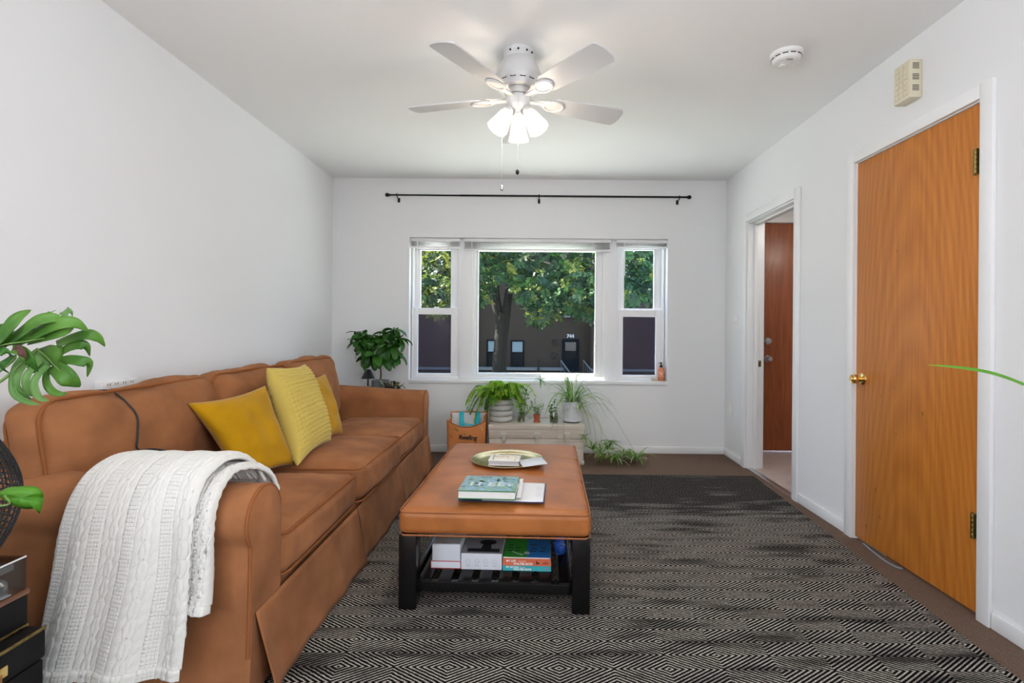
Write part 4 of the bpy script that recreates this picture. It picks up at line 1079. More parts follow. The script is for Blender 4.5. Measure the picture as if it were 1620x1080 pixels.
for k in range(7):
    yy = -.07 + k * .022
    obj('printed_line', G().box(.135, .158, yy, yy + .0025, .0092, .0098).tf(PM), mat('pale_print', (.55, .55, .57), .6), p1, smooth=False)
gm = mat('map_cover', (.20, .36, .24), .35, col2=(.26, .40, .58), vscale=55, ramp=(.42, .55), detail=3)
mat('deep_green', (.02, .16, .035), .4)
pb = loc(775, 757, .475)
GM = TM(pb.x, pb.y, math.radians(-1), .0215)
b = book('hardcover_book', -.114, .114, -.100, .100, 0, .034, 'deep_green', 'green hardcover book with patterned blue and green cover on the papers', spine='back', M=GM, ct=.0035)
obj('cover_art', G().box(-.113, .113, -.099, .099, .0340, .0344).tf(GM), gm, b, smooth=False)
mat('map_green', (.25, .46, .14), .4); mat('map_blue', (.30, .52, .78), .4); mat('map_dark', (.05, .09, .12), .4)
for k in range(90):
    x, y = R.uniform(-.10, .10), R.uniform(-.088, .088); w_, h_ = R.uniform(.005, .014), R.uniform(.004, .010)
    a = R.uniform(0, 3)
    poly = [(x + w_ * math.cos(q + a), y + h_ * math.sin(q)) for q in (0, 1.1, 2.0, 3.2, 4.2, 5.3)]
    obj('cover_motif', G().prism(poly, lambda A, B, t_: GM @ Vector((A, B, .0344 + t_)), .00025), ('map_green', 'map_blue', 'map_dark')[k % 3], b, smooth=False)
for k, (chs, xx) in enumerate((('I', -.072), ('I', -.040), ('E', .010), ('E', .048), ('T', .083))):
    text('cover_lettering', chs, .066 if k != 4 else .045, GM @ frame((xx, -.035, .0347), (1, 0, 0), (0, 1, 0)), mat('pale_ink', (.60, .66, .70), .5), b, .0002, 'CENTER', bold=.002)
pt = loc(803, 724.5, .430)
TRM = TM(pt.x, pt.y, 0, .001)
mat('tray_brass', (.58, .38, .15), .24, metal=1.0)
tr0 = empty('serving_tray', tuple(TRM.translation), 'round polished brass tray on the leather ottoman', 'tray')
obj('dish', G().lathe([(.0001, .002), (.12, .002), (.140, .0025), (.150, .006), (.160, .0085), (.172, .0100), (.180, .0112), (.183, .0125), (.185, .0112), (.181, .0095), (.172, .0082), (.160, .0068), (.150, .0040), (.140, .0), (.0001, .0)], 72).tf(TRM), 'tray_brass', tr0, angle=60)
pn = loc(799, 722, .455)
NM = TM(pn.x, pn.y, math.radians(-2), .006)
nb = empty('notebook', tuple(NM.translation), 'small cream boxed book lying in the brass tray', 'book')
obj('cover', G().box(-.076, .076, -.058, .058, .0225, .0255, bev=.0008).tf(NM), mat('cream_card', (.80, .77, .70), .5), nb)
obj('pages', G().box(-.074, .074, -.055, .055, .004, .0225).tf(NM), mat('page_grey', (.48, .49, .52), .6, var=.2, vscale=200, vstretch=(1, 1, 8)), nb, smooth=False)
obj('cover', G().box(-.076, .076, -.058, .058, .001, .004, bev=.0008).tf(NM), 'cream_card', nb)
# wire eyeglasses resting on it
eg = empty('eyeglasses', tuple(NM @ Vector((0, 0, .0258))), 'thin gold wire eyeglasses lying on the cream book', 'eyeglasses')
for sx_ in (-1, 1):
    obj('lens_rim', G().tube([NM @ Vector((sx_ * .030 + .024 * math.cos(q), .020 + .019 * math.sin(q), .0275 + .010 * (1 + math.sin(q)) * .5)) for q in [2 * pi * k / 24 for k in range(24)]], .0011, 6, closed=True), 'brass', eg)
    obj('temple', G().tube(smooth_pts([NM @ Vector((sx_ * .054, .022, .034)), NM @ Vector((sx_ * .056, -.03, .0275)), NM @ Vector((sx_ * .050, -.050, .0268))], 5), .0012, 6), 'brass' if sx_ > 0 else 'ink_black', eg)
obj('bridge', G().tube([NM @ Vector((-.008, .022, .034)), NM @ Vector((0, .026, .036)), NM @ Vector((.008, .022, .034))], .0011, 6), 'brass', eg)
pc = loc(842, 727, .452)
CM = TM(pc.x, pc.y, math.radians(14), .026) @ Matrix.Rotation(math.radians(-5), 4, 'Y')
obj('card', G().box(-.058, .062, -.062, .062, -.0012, .0012, bev=.0005).tf(CM), mat('card_grey', (.62, .63, .66), .5), None, 'light grey card leaning over the right rim of the brass tray', 'card')

# ------------------------------------------------------------------ painted trunk by the window
wood_mat('cream_plank', (.74, .67, .57), (.54, .47, .40), rough=.75, axis='X', scale=3.0, coat=0, stretch=14, cathedral=False)
TX0, TX1, TY0, TY1, TZ = -.334, .437, 4.12, 4.495, .322
tk = empty('storage_trunk', ((TX0 + TX1) / 2, 4.3, 0), 'cream painted wooden trunk with metal latches under the window', 'trunk')
obj('body', G().box(TX0, TX1, TY0, TY1, 0, .208, bev=.004), 'cream_plank', tk)
lid = obj('lid', G().box(TX0 - .003, TX1 + .003, TY0 - .004, TY1, .211, TZ, bev=.005), 'cream_plank', tk)
obj('lid_band', G().box(TX0 - .006, TX1 + .006, TY0 - .008, TY0 - .003, .283, TZ - .004, bev=.002), 'cream_plank', lid)
mat('painted_metal', (.60, .56, .49), .45, metal=.3)
for u in (797, 850, 897):
    x = W(u, 690, TY0).x; z = .212
    la = obj('latch', G().box(x - .030, x + .030, TY0 - .010, TY0 - .003, z + .008, z + .052, bev=.003), 'painted_metal', tk, label='painted metal trunk latch')
    obj('hasp', G().prism([(-.018, .012), (.018, .012), (.014, -.022), (.006, -.030), (-.006, -.030), (-.014, -.022)], lambda a, b, t_: Vector((x + a, TY0 - .010 - t_, z + b)), .006), 'painted_metal', la)
    obj('lock_ring', G().tube([Vector((x + .012 * math.cos(q), TY0 - .017, z - .010 + .012 * math.sin(q))) for q in [2 * pi * k / 18 for k in range(18)]], .003, 6, closed=True), 'painted_metal', la)
for (x0, x1) in ((TX0 - .006, TX0 + .03), (TX1 - .03, TX1 + .006)):
    for (z0, z1) in ((.0, .035), (TZ - .035, TZ + .003)):
        obj('corner_cap', G().box(x0, x1, TY0 - .007, TY0 + .03, max(.001, z0), z1, bev=.004), 'painted_metal', tk)

# ------------------------------------------------------------------ tote bag
mat('tote_orange', (.62, .22, .06), .6, var=.15, vscale=8); mat('tote_inner', (.72, .74, .76), .6); mat('cyan_strap', (.02, .55, .66), .5)
tbY = 4.18
A = W(706, 657, tbY); Bp = W(774, 657, tbY)
tx0, tx1, tzt = A.x + .01, Bp.x - .01, .40
tote = empty('tote_bag', ((tx0 + tx1) / 2, tbY, 0), 'orange printed tote bag with turquoise straps beside the trunk', 'bag')
def wall_fn(yb, yt, sag, zt_):
    def fn(i, j):
        x = tx0 + .02 + (tx1 - tx0 - .04) * i; s_ = math.sin(pi * i)
        z = (zt_ - sag * s_) * j
        bow = .012 * math.sin(pi * i) * math.sin(pi * j) + .004 * noise.noise(Vector((x * 14, z * 12, yb)))
        w_ = 1 + .06 * j
        return Vector(((x - (tx0 + tx1) / 2) * w_ + (tx0 + tx1) / 2, yb + (yt - yb) * j - bow * (1 if yb < 4.2 else -1), .003 + z))
    return fn
ff = wall_fn(tbY - .07, tbY - .09, .055, .355)
o = obj('front_panel', G().grid(ff, 24, 20), 'tote_orange', tote, angle=80); solid(o, .002)
fb_ = wall_fn(tbY + .07, tbY + .10, -.004, .392)
o = obj('back_panel', G().grid(fb_, 24, 20), 'tote_inner', tote, angle=80); solid(o, .002)
for i in (0, 1):
    o = obj('side_gusset', G().grid(lambda a, j: ff(i, j).lerp(fb_(i, j), a) + Vector(((1 if i == 0 else -1) * .025 * math.sin(pi * a) * j, 0, 0)), 9, 16), 'tote_orange', tote, angle=80); solid(o, .002)
obj('bottom_panel', G().grid(lambda a, j: ff(a, 0).lerp(fb_(a, 0), j), 12, 6), 'tote_orange', tote)
obj('rim_binding', G().tube([fb_(k / 20, 1) for k in range(21)], .006, 6), 'tote_orange', tote)
obj('rim_binding', G().tube([ff(k / 20, 1) for k in range(21)], .005, 6), 'leather_welt', tote)
for (i0, i1) in ((.30, .40), (.74, .66)):
    p0 = fb_(i0, 1); p1_ = ff(i1, 1)
    path = [p0 + Vector((0, -.006, .004)), p0 + Vector((0, -.016, -.05)), p0.lerp(p1_, .5) + Vector((0, 0, -.075)), p1_ + Vector((0, .02, -.03)), p1_ + Vector((0, .004, -.02))]
    path = smooth_pts(path, 6)
    o = obj('strap', G().grid(lambda a, j: path[int(round(j * (len(path) - 1)))] + Vector(((a - .5) * .036, 0, 0)), 3, len(path)), 'cyan_strap', tote, angle=80); solid(o, .003)
o = obj('strap', G().grid(lambda a, j: Vector((tx0 + .12 + .16 * a, tbY - .03 + .05 * j, .325 - .02 * math.sin(pi * a))), 8, 3), 'cyan_strap', tote); solid(o, .003)
def on_front(i, j): return ff(i, j) + Vector((0, -.004, 0))
yl_ = min(ff(q / 20, .68).y for q in range(4, 18)) - .004
text('bag_lettering', 'Reefing', .050, frame((on_front(.30, .665).x, yl_, on_front(.30, .665).z), (1, 0, -.03), (0, 0, 1)), 'ink_black', tote, .0006, shear=.15, bold=.0012)
mat('lilac_print', (.55, .42, .75), .6); mat('olive_print', (.22, .22, .03), .6); mat('yellow_print', (.70, .50, .03), .6)
for k in range(26):
    i, j = R.uniform(.08, .92), R.uniform(.40, .93)
    if .20 < i < .92 and .57 < j < .84: continue
    c_ = on_front(i, j); r_ = R.uniform(.007, .020); ph = R.uniform(0, 3); el = R.uniform(.4, 1)
    poly = [(r_ * math.cos(q + ph), r_ * el * math.sin(q)) for q in [2 * pi * z / 9 for z in range(9)]]
    obj('printed_motif', G().prism(poly, lambda a, b, t_: c_ + Vector((a, -t_, b)), .0006), ('lilac_print', 'olive_print', 'yellow_print', 'leather_welt')[k % 4], tote, smooth=False)
# ------------------------------------------------------------------ plants: shared helpers
def ribbon(path, width, up=(0, 0, 1), fold=.0, nseg=3, prof=None, sub=6):
    """blade along a smoothed path; width in metres, prof(t) scales it; fold lifts the edges into a V"""
    pth = smooth_pts(path, sub); n = len(pth); up = Vector(up)
    rows = []
    for k, q in enumerate(pth):
        t = k / (n - 1); d_ = (pth[min(k + 1, n - 1)] - pth[max(k - 1, 0)])
        if d_.length < 1e-9: d_ = Vector((1, 0, 0))
        d_.normalize(); s_ = d_.cross(up)
        if s_.length < 1e-4: s_ = d_.orthogonal()
        s_.normalize(); nn = s_.cross(d_)
        w_ = width * (prof(t) if prof else math.sin(pi * min(1, .12 + .88 * t)) ** .7)
        rows.append([q + s_ * (w_ * (2 * c_ / (nseg - 1) - 1)) + nn * (fold * w_ * abs(2 * c_ / (nseg - 1) - 1)) for c_ in range(nseg)])
    g = G(); g.grid(lambda i, j: rows[int(round(i * (n - 1)))][int(round(j * (nseg - 1)))], n, nseg); return g
leaf_mat('fern_green', (.30, .54, .035), (.52, .76, .12), 14, .5, .45)
leaf_mat('fern_dark', (.11, .30, .025), (.22, .46, .05), 14, .5, .45)
leaf_mat('money_green', (.020, .095, .012), (.055, .19, .025), 9, .35, .2)
leaf_mat('monstera_green', (.045, .16, .018), (.13, .30, .045), 9, .35, .3)
leaf_mat('monstera_pale', (.16, .34, .09), (.26, .46, .15), 9, .4, .4)
leaf_mat('spider_green', (.13, .28, .05), (.34, .50, .16), 20, .45, .4)
leaf_mat('spider_pale', (.40, .50, .26), (.62, .68, .44), 20, .45, .4)
leaf_mat('tricolor_leaf', (.20, .30, .14), (.50, .56, .40), 60, .5, .35)
leaf_mat('purple_leaf', (.05, .06, .035), (.30, .26, .14), 30, .5, .2)
leaf_mat('pothos_green', (.06, .23, .014), (.12, .33, .024), 12, .35, .35)
mat('stem_brown', (.16, .09, .05), .8); mat('stem_green', (.16, .28, .07), .6); mat('soil', (.03, .022, .016), .95, bump=.8, bscale=90)
mat('leaf_brown', (.07, .025, .012), .7)

# ------------------------------------------------------------------ fern in the ribbed pot
mat('ribbed_clay', (.52, .52, .49), .75, var=.06, vscale=40, bump=.1, bscale=120)
fc = Vector((W(793, 660, 4.28).x, 4.27, TZ + .001))
prof = [(.0001, 0), (.07, 0)]
for k in range(4):
    z0 = .003 + k * .0455
    rr = .096 if k < 3 else .088
    prof += [(rr - .020, z0), (rr - .008, z0 + .005), (rr, z0 + .016), (rr + .001, z0 + .024), (rr - .003, z0 + .036), (rr - .012, z0 + .043), (rr - .018, z0 + .0452)]
prof += [(.062, .186), (.060, .180), (.060, .150), (.0001, .150)]
pot = empty('fern_pot', tuple(fc), 'ribbed grey clay pot on the trunk holding the bright fern', 'pot')
obj('pot_body', G().lathe(prof, 48, fc), 'ribbed_clay', pot, angle=50)
obj('soil', G().lathe([(.0001, .168), (.03, .170), (.0605, .165)], 24, fc), 'soil', pot)
fern = empty('fern', tuple(fc + Vector((0, 0, .168))), 'bright green feathery fern growing in the ribbed grey pot', 'plant')
def frond(base, az, length, rise, droop, size):
    d_ = Vector((math.cos(az), math.sin(az), 0)); pts = []
    n = 9
    for k in range(n):
        t = k / (n - 1)
        pts.append(base + d_ * (length * (t ** .9)) + Vector((0, 0, rise * math.sin(pi * .62 * t) * 1.05 - droop * t ** 2.4)))
    pts = smooth_pts(pts, 3)
    g = G().tube(pts, .0012, 4, taper=lambda t: 1 - .6 * t)
    st = Vector((-d_.y, d_.x, 0))
    for k in range(3, len(pts)):
        t = k / len(pts)
        for sg in (-1, 1):
            L = size * (1 - .55 * t) * (.6 + .4 * min(1, t * 4))
            dr = (pts[min(k + 1, len(pts) - 1)] - pts[k - 1]).normalized()
            side = (st * sg * .9 + dr * .35 + Vector((0, 0, -.25 + R.uniform(-.3, .15)))).normalized()
            m_ = 4
            for q in range(m_):
                o_ = pts[k] + side * (L * (q + .6) / m_)
                for sg2 in (-1, 1):
                    e_ = (side * .6 + dr * sg2 * .8 + Vector((0, 0, R.uniform(-.5, .25)))).normalized() * (.016 * R.uniform(.7, 1.25))
                    w_ = e_.cross(Vector((R.uniform(-.4, .4), R.uniform(-.4, .4), 1))).normalized() * .0048
                    i = len(g.v); g.v += [o_, o_ + e_ * .5 + w_, o_ + e_, o_ + e_ * .5 - w_]; g.f.append([i, i + 1, i + 2, i + 3])
    return g
for k in range(66):
    az = 2 * pi * k / 66 + R.uniform(-.2, .2)
    left = -math.cos(az); L = R.uniform(.15, .27) + .05 * max(0, left)
    rise = R.uniform(.10, .20); dr = R.uniform(.06, .24) + .08 * max(0, left)
    if math.sin(az) > .3: L = min(L, .17)
    if math.sin(az) < -.35: L *= .72; dr = R.uniform(.02, .10)
    obj('frond', frond(fc + Vector((.02 * math.cos(az), .02 * math.sin(az), .168)), az, L, rise, dr, R.uniform(.030, .045)), 'fern_green' if k % 3 else 'fern_dark', fern, smooth=False, fixn=False)

# ------------------------------------------------------------------ small cuttings on the trunk
def glass_vessel(name, c_, prof, label, water):
    e_ = empty(name, tuple(c_), label, 'vase')
    obj('glass_wall', G().lathe(prof, 28, c_), 'vessel_glass', e_); obj('water', G().lathe(water, 24, c_), 'water', e_); return e_
def thin_glass(name, tint, refl):
    m_ = glass_mat(name, tint, refl, .02); return m_
thin_glass('vessel_glass', (.90, .93, .92), .14); thin_glass('water', (.72, .82, .70), .08)
def sprig(parent, base, top, nleaf, size, m, spread, r=.0014):
    base, top = Vector(base), Vector(top); mid = base.lerp(top, .5) + Vector((R.uniform(-.01, .01), R.uniform(-.01, .01), 0))
    pts = smooth_pts([base, mid, top], 6)
    obj('stem', G().tube(pts, r, 5), 'stem_green', parent)
    for k in range(nleaf):
        t = .25 + .75 * k / max(1, nleaf - 1); q = pts[min(len(pts) - 1, int(t * (len(pts) - 1)))]
        az = R.uniform(0, 2 * pi); d_ = Vector((math.cos(az), math.sin(az), R.uniform(-.2, .8)))
        L = size * R.uniform(.7, 1.2)
        tip = q + d_.normalized() * L * spread
        obj('leaf', ribbon([q, q.lerp(tip, .5) + Vector((0, 0, L * .12)), tip], L * .30, fold=.2, sub=4, prof=lambda t_: max(.05, math.sin(pi * (t_ * .94 + .05)))), m, parent, angle=80)
vc = Vector((W(824.5, 670, 4.25).x, 4.225, TZ + .001))
glass_vessel('glass_vase', vc, [(.0001, .001), (.030, .001), (.034, .006), (.030, .03), (.027, .06), (.030, .088), (.0285, .088), (.0255, .06), (.0285, .03), (.031, .008), (.0001, .006)], 'clear glass vase with leafy cuttings beside the ribbed pot', [(.0001, .007), (.029, .008), (.0275, .03), (.026, .045), (.0001, .045)])
ct = empty('vase_cutting', tuple(vc + Vector((0, 0, .01))), 'small grey-green leafy cuttings standing in the glass vase', 'plant')
for k in range(7):
    a = R.uniform(0, 6.28)
    sprig(ct, vc + Vector((.008 * math.cos(a), .008 * math.sin(a), .010)), vc + Vector((R.uniform(-.03, .12), R.uniform(-.05, .05), R.uniform(.14, .30))), 13, .040, 'tricolor_leaf' if k % 3 else 'fern_dark', .9)
tc_ = Vector((W(849, 665, 4.25).x, 4.235, TZ + .001))
mat('terracotta', (.42, .10, .045), .75)
tp = empty('terracotta_pot', tuple(tc_), 'tiny terracotta pot on a saucer in the middle of the trunk', 'pot')
obj('saucer', G().lathe([(.0001, .001), (.030, .001), (.035, .010), (.032, .010), (.028, .004), (.0001, .004)], 24, tc_), mat('terracotta_light', (.62, .25, .13), .75), tp)
obj('pot_body', G().lathe([(.0001, .005), (.020, .005), (.027, .052), (.030, .052), (.030, .066), (.026, .066), (.025, .058), (.0001, .058)], 24, tc_), 'terracotta', tp)
tpl = empty('small_variegated_plant', tuple(tc_ + Vector((0, 0, .058))), 'small variegated plant growing in the tiny terracotta pot', 'plant')
for k in range(9):
    a = k * .7
    sprig(tpl, tc_ + Vector((.008 * math.cos(a), .008 * math.sin(a), .060)), tc_ + Vector((.055 * math.cos(a) * R.uniform(.5, 1.1), .05 * math.sin(a), R.uniform(.11, .20))), 8, .034, 'tricolor_leaf' if k % 3 else 'spider_green', .8)
jc = Vector((W(876, 668, 4.23).x, 4.215, TZ + .001))
glass_vessel('glass_jar', jc, [(.0001, .001), (.032, .001), (.035, .005), (.035, .070), (.030, .082), (.030, .100), (.0285, .100), (.0285, .082), (.0335, .069), (.0335, .006), (.0001, .006)], 'clear glass jar of rooted cuttings beside the white pot', [(.0001, .007), (.033, .007), (.033, .058), (.0001, .058)])
jp = empty('jar_cutting', tuple(jc + Vector((0, 0, .01))), 'dark green cuttings rooting in the glass jar', 'plant')
for k in range(6):
    a = k * 1.05
    sprig(jp, jc + Vector((.015 * math.cos(a), .015 * math.sin(a), .010)), jc + Vector((.03 * math.cos(a) - .005, .025 * math.sin(a), R.uniform(.12, .185))), 7, .040, 'money_green', .7)
for k in range(9):
    a = k * .7; obj('root_leaf', ribbon([jc + Vector((.010 * math.cos(a), .010 * math.sin(a), .012)), jc + Vector((.020 * math.cos(a + .5), .020 * math.sin(a + .5), .03)), jc + Vector((.026 * math.cos(a + 1), .026 * math.sin(a + 1), .05))], .008, sub=3), 'fern_dark' if k % 2 else 'tricolor_leaf', jp)

# ------------------------------------------------------------------ spider plant in the white pot
sc_ = Vector((W(905, 672, 4.28).x, 4.275, TZ + .001))
wp_ = empty('planter_pot', tuple(sc_), 'white cylindrical pot with a dark saucer on the right end of the trunk', 'pot')
obj('saucer', G().lathe([(.0001, .0), (.076, .0), (.080, .006), (.078, .010), (.0001, .010)], 40, sc_), 'ink_black', wp_)
obj('pot_body', G().lathe([(.0001, .010), (.080, .010), (.083, .014), (.083, .032), (.0805, .033), (.081, .036), (.083, .172), (.079, .174), (.077, .160), (.0001, .158)], 48, sc_), mat('pot_white', (.66, .67, .71), .5), wp_, angle=50)
obj('soil', G().lathe([(.0001, .162), (.077, .160)], 24, sc_), 'soil', wp_)
spd = empty('spider_plant', tuple(sc_ + Vector((0, 0, .16))), 'variegated spider plant spilling from the white pot', 'plant')
def arch(base, az, L, rise, drop, w_, m, parent, nm='leaf'):
    d_ = Vector((math.cos(az), math.sin(az), 0)); pts = []
    for k in range(7):
        t = k / 6; pts.append(base + d_ * (L * t) + Vector((0, 0, rise * math.sin(pi * .6 * t) - drop * t ** 2.2)))
    return obj(nm, ribbon(pts, w_, fold=.35, sub=4, prof=lambda t_: max(.04, (1 - t_) ** .5 * min(1, .55 + t_ * 2))), m, parent, angle=80)
for k in range(84):
    az = R.uniform(0, 2 * pi); t = R.random()
    L = R.uniform(.14, .33)
    if math.sin(az) > 0: L *= .55
    rise = R.uniform(.05, .21); drop = R.uniform(.0, .26) * (L / .22)
    if abs(math.cos(az)) > .6: L *= 1.15
    if k < 10: L *= .45; rise = R.uniform(.18, .27); drop = 0.02
    arch(sc_ + Vector((.022 * math.cos(az), .022 * math.sin(az), .160)), az, L, rise, drop, R.uniform(.0065, .0105), 'spider_green' if k % 5 < 3 else 'spider_pale', spd)
def wpt(u, v, Y): return W(u, v, Y)
mat('runner', (.42, .44, .26), .7)
runs = [[(912, 646, 4.22), (935, 655, 4.12), (950, 672, 4.10), (952, 700, 4.16), (958, 716, 4.18)], [(908, 645, 4.22), (940, 662, 4.08), (957, 690, 4.12), (975, 705, 4.20)],
        [(905, 645, 4.2), (930, 650, 4.08), (941, 680, 4.06), (942, 712, 4.10)], [(898, 646, 4.2), (884, 660, 4.09), (882, 690, 4.085), (883, 702, 4.085)], [(900, 646, 4.2), (893, 658, 4.09), (892, 690, 4.085), (894, 700, 4.085)], [(914, 646, 4.25), (955, 640, 4.15), (990, 690, 4.2), (1008, 722, 4.25)]]
for r_ in runs: obj('runner', G().tube(smooth_pts([wpt(*q) for q in r_], 8), .0016, 5), 'runner', spd)
tufts = [(938, 712, 4.16, .10, 12), (950, 718, 4.10, .11, 14), (962, 712, 4.25, .11, 16), (972, 728, 4.12, .12, 18), (985, 722, 4.22, .11, 16), (968, 700, 4.28, .11, 12), (998, 726, 4.26, .10, 14), (1008, 728, 4.12, .14, 20), (958, 726, 4.10, .10, 12), (920, 640, 4.2, .08, 5), (925, 692, 4.07, .09, 7), (855, 601, 4.3, .05, 7)]
for (u, v, Y, L, n_) in tufts:
    n_ = int(n_ * 1.6)
    c_ = W(u, v, Y); ground = c_.z < .12
    if ground: c_.z = max(.020, c_.z)
    for k in range(n_):
        az = R.uniform(0, 2 * pi); l_ = L * R.uniform(.6, 1.25)
        rise = R.uniform(.02, .09) if ground else R.uniform(-.02, .05)
        ln_ = min(l_, 4.5 - c_.y) if math.sin(az) > 0 else l_
        drop = min(R.uniform(0, .07), max(0.0, c_.z + rise * .9 - .012))
        arch(c_, az, max(.04, ln_), rise, drop, R.uniform(.006, .010), ('spider_green', 'spider_green', 'spider_pale', 'fern_dark')[k % 4], spd, 'plantlet_leaf')
obj('runner', G().tube(smooth_pts([wpt(905, 640, 4.25), wpt(880, 612, 4.27), wpt(855, 602, 4.3)], 8), .0014, 5), 'runner', spd)

# ------------------------------------------------------------------ side table behind the far sofa arm, plant, lamp, succulent
SZ = .572
stb = empty('side_table', (-1.30, 4.26, 0), 'small round dark side table behind the far sofa arm', 'table')
obj('tabletop', G().lathe([(.0001, SZ - .022), (.235, SZ - .022), (.240, SZ - .016), (.240, SZ - .004), (.236, SZ), (.0001, SZ)], 48, (-1.30, 4.265, 0)), wood_mat('dark_walnut', (.09, .045, .022), (.05, .025, .014), axis='X'), stb)
for k in range(3):
    a = k * 2.094 + .5; obj('leg', G().tube([(-1.30 + .10 * math.cos(a), 4.265 + .10 * math.sin(a), SZ - .02), (-1.30 + .19 * math.cos(a), 4.265 + .19 * math.sin(a), 0)], .014, 10), 'dark_walnut', stb)
pp = Vector((W(602, 610, 4.27).x, 4.27, SZ))
mat('grey_ceramic', (.16, .17, .18), .6)
gp = empty('grey_pot', tuple(pp), 'dark grey round pot behind the far sofa arm', 'pot')
obj('pot_body', G().lathe([(.0001, .001), (.062, .001), (.068, .006), (.074, .088), (.071, .090), (.068, .078), (.0001, .076)], 36, pp), 'grey_ceramic', gp)
obj('soil', G().lathe([(.0001, .080), (.068, .077)], 20, pp), 'soil', gp)
mt = empty('money_tree', tuple(pp + Vector((0, 0, .078))), 'bushy dark green potted tree with drooping leaves in the left corner', 'plant')
b0 = pp + Vector((0, 0, .076)); t0 = W(601, 575, 4.27)
obj('trunk', G().tube(smooth_pts([b0, b0.lerp(t0, .5) + Vector((.006, 0, 0)), t0], 6), .008, 8, taper=lambda t: 1 - .25 * t), 'stem_brown', mt)
lv = None
lg = G(); 
lp_ = ribbon([(0, 0, 0), (.03, 0, .006), (.065, 0, .004), (.10, 0, -.010), (.125, 0, -.028)], .034, fold=.22, nseg=5, sub=4, prof=lambda t_: max(.03, math.sin(pi * min(1, t_ * .93 + .05)) ** .75))
lme = mesh_of(lp_, 'leaf', True, 90); lme.materials.append(MATS['money_green'])
heads = [(566, 540, 4.22), (580, 532, 4.3), (575, 555, 4.15), (590, 545, 4.2), (602, 535, 4.25), (612, 528, 4.3), (624, 522, 4.25), (632, 535, 4.22), (610, 548, 4.15), (622, 548, 4.18), (595, 562, 4.14), (606, 566, 4.16), (583, 565, 4.2), (618, 560, 4.22), (568, 528, 4.28), (628, 560, 4.2), (598, 540, 4.36)]
for (u, v, Y) in heads:
    h = W(u, v, Y); md = t0.lerp(h, .5) + Vector((0, 0, .03))
    obj('branch', G().tube(smooth_pts([t0 - Vector((0, 0, .01)), md, h], 5), .0028, 5), 'stem_green', mt)
    n_ = R.randint(9, 11)
    for k in range(n_):
        az = 2 * pi * k / n_ + R.uniform(-.4, .4); pitch = R.uniform(-.35, 1.15)
        s_ = R.uniform(.70, 1.05)
        M = Matrix.Translation(h) @ Matrix.Rotation(az, 4, 'Z') @ Matrix.Rotation(pitch, 4, 'Y') @ Matrix.Rotation(R.uniform(-.5, .5), 4, 'X') @ Matrix.Diagonal((s_, s_, s_, 1))
        tipw = M @ Vector((.125, 0, 0))
        if tipw.y > 4.50 or tipw.z < SZ + .10: continue
        inst('leaf', lme, mt, M)
lc = Vector((W(584, 605, 4.33).x, 4.30, SZ))
tl = empty('table_lamp', tuple(lc), 'small black cone-shade table lamp behind the potted tree', 'lamp')
obj('base', G().lathe([(.0001, .001), (.046, .001), (.05, .006), (.046, .030), (.010, .034), (.0001, .034)], 28, lc), mat('sage_base', (.35, .37, .30), .5), tl)
obj('stem', G().tube([lc + Vector((0, 0, .03)), lc + Vector((0, 0, .16))], .006, 10), 'black_metal', tl)
obj('shade', G().lathe([(.020, .175), (.022, .172), (.052, .108), (.057, .100), (.055, .100), (.050, .107), (.020, .168), (.0001, .172), (.0001, .175)], 32, lc), mat('shade_black', (.018, .017, .017), .5), tl)
su = Vector((W(622, 612, 4.18).x, 4.16, SZ))
spt = empty('bowl_planter', tuple(su), 'low black bowl behind the sofa arm holding a trailing succulent', 'pot')
obj('pot_body', G().lathe([(.0001, .001), (.045, .001), (.062, .03), (.066, .052), (.062, .052), (.057, .036), (.0001, .034)], 28, su), 'shade_black', spt)
sul = empty('succulent', tuple(su + Vector((0, 0, .04))), 'trailing purple-green succulent in the black bowl', 'plant')
for k in range(46):
    az = R.uniform(0, 2 * pi); r_ = R.uniform(.0, .085); base = su + Vector((r_ * math.cos(az), r_ * math.sin(az) * .8, .045 + .012 * R.random()))
    az2 = az + R.uniform(-.8, .8); L = R.uniform(.025, .055)
    tip = base + Vector((math.cos(az2) * L, math.sin(az2) * L * .8, R.uniform(-.02, .05)))
    obj('leaf', ribbon([base, base.lerp(tip, .5) + Vector((0, 0, .008)), tip], .010, fold=.3, sub=3), ('purple_leaf', 'tricolor_leaf', 'purple_leaf', 'leaf_brown')[k % 4], sul)

# ------------------------------------------------------------------ bottle and soap on the sill
mat('bottle_orange', (.72, .22, .10), .35)
bc = Vector((W(1045.5, 604, YB + .05).x, YB + .045, WZa + .004))
sb = empty('spray_bottle', tuple(bc), 'orange bottle with black pump cap on the window sill', 'bottle')
bb = obj('bottle_body', G().lathe([(.0001, .001), (.024, .001), (.027, .005), (.027, .100), (.024, .112), (.012, .120), (.011, .126), (.0001, .126)], 28, bc), 'bottle_orange', sb)
obj('label_print', G().lathe([(.0274, .030), (.0276, .031), (.0276, .085), (.0274, .086)], 28, bc), mat('label_peach', (.80, .42, .26), .5, col2=(.70, .18, .08), vscale=50, ramp=(.45, .5)), bb)
obj('pump', G().lathe([(.0001, .124), (.014, .124), (.014, .140), (.006, .142), (.005, .156), (.009, .158), (.009, .166), (.0001, .168)], 20, bc).box(bc.x - .022, bc.x, bc.y - .004, bc.y + .004, bc.z + .157, bc.z + .164), 'ink_black', sb)
obj('soap_dish', G().box(bc.x - .085, bc.x - .036, bc.y - .03, bc.y + .02, bc.z, bc.z + .024, bev=.004), mat('beige_card', (.55, .48, .36), .7, var=.3, vscale=60), None, 'small beige box beside the orange bottle on the sill', 'box')

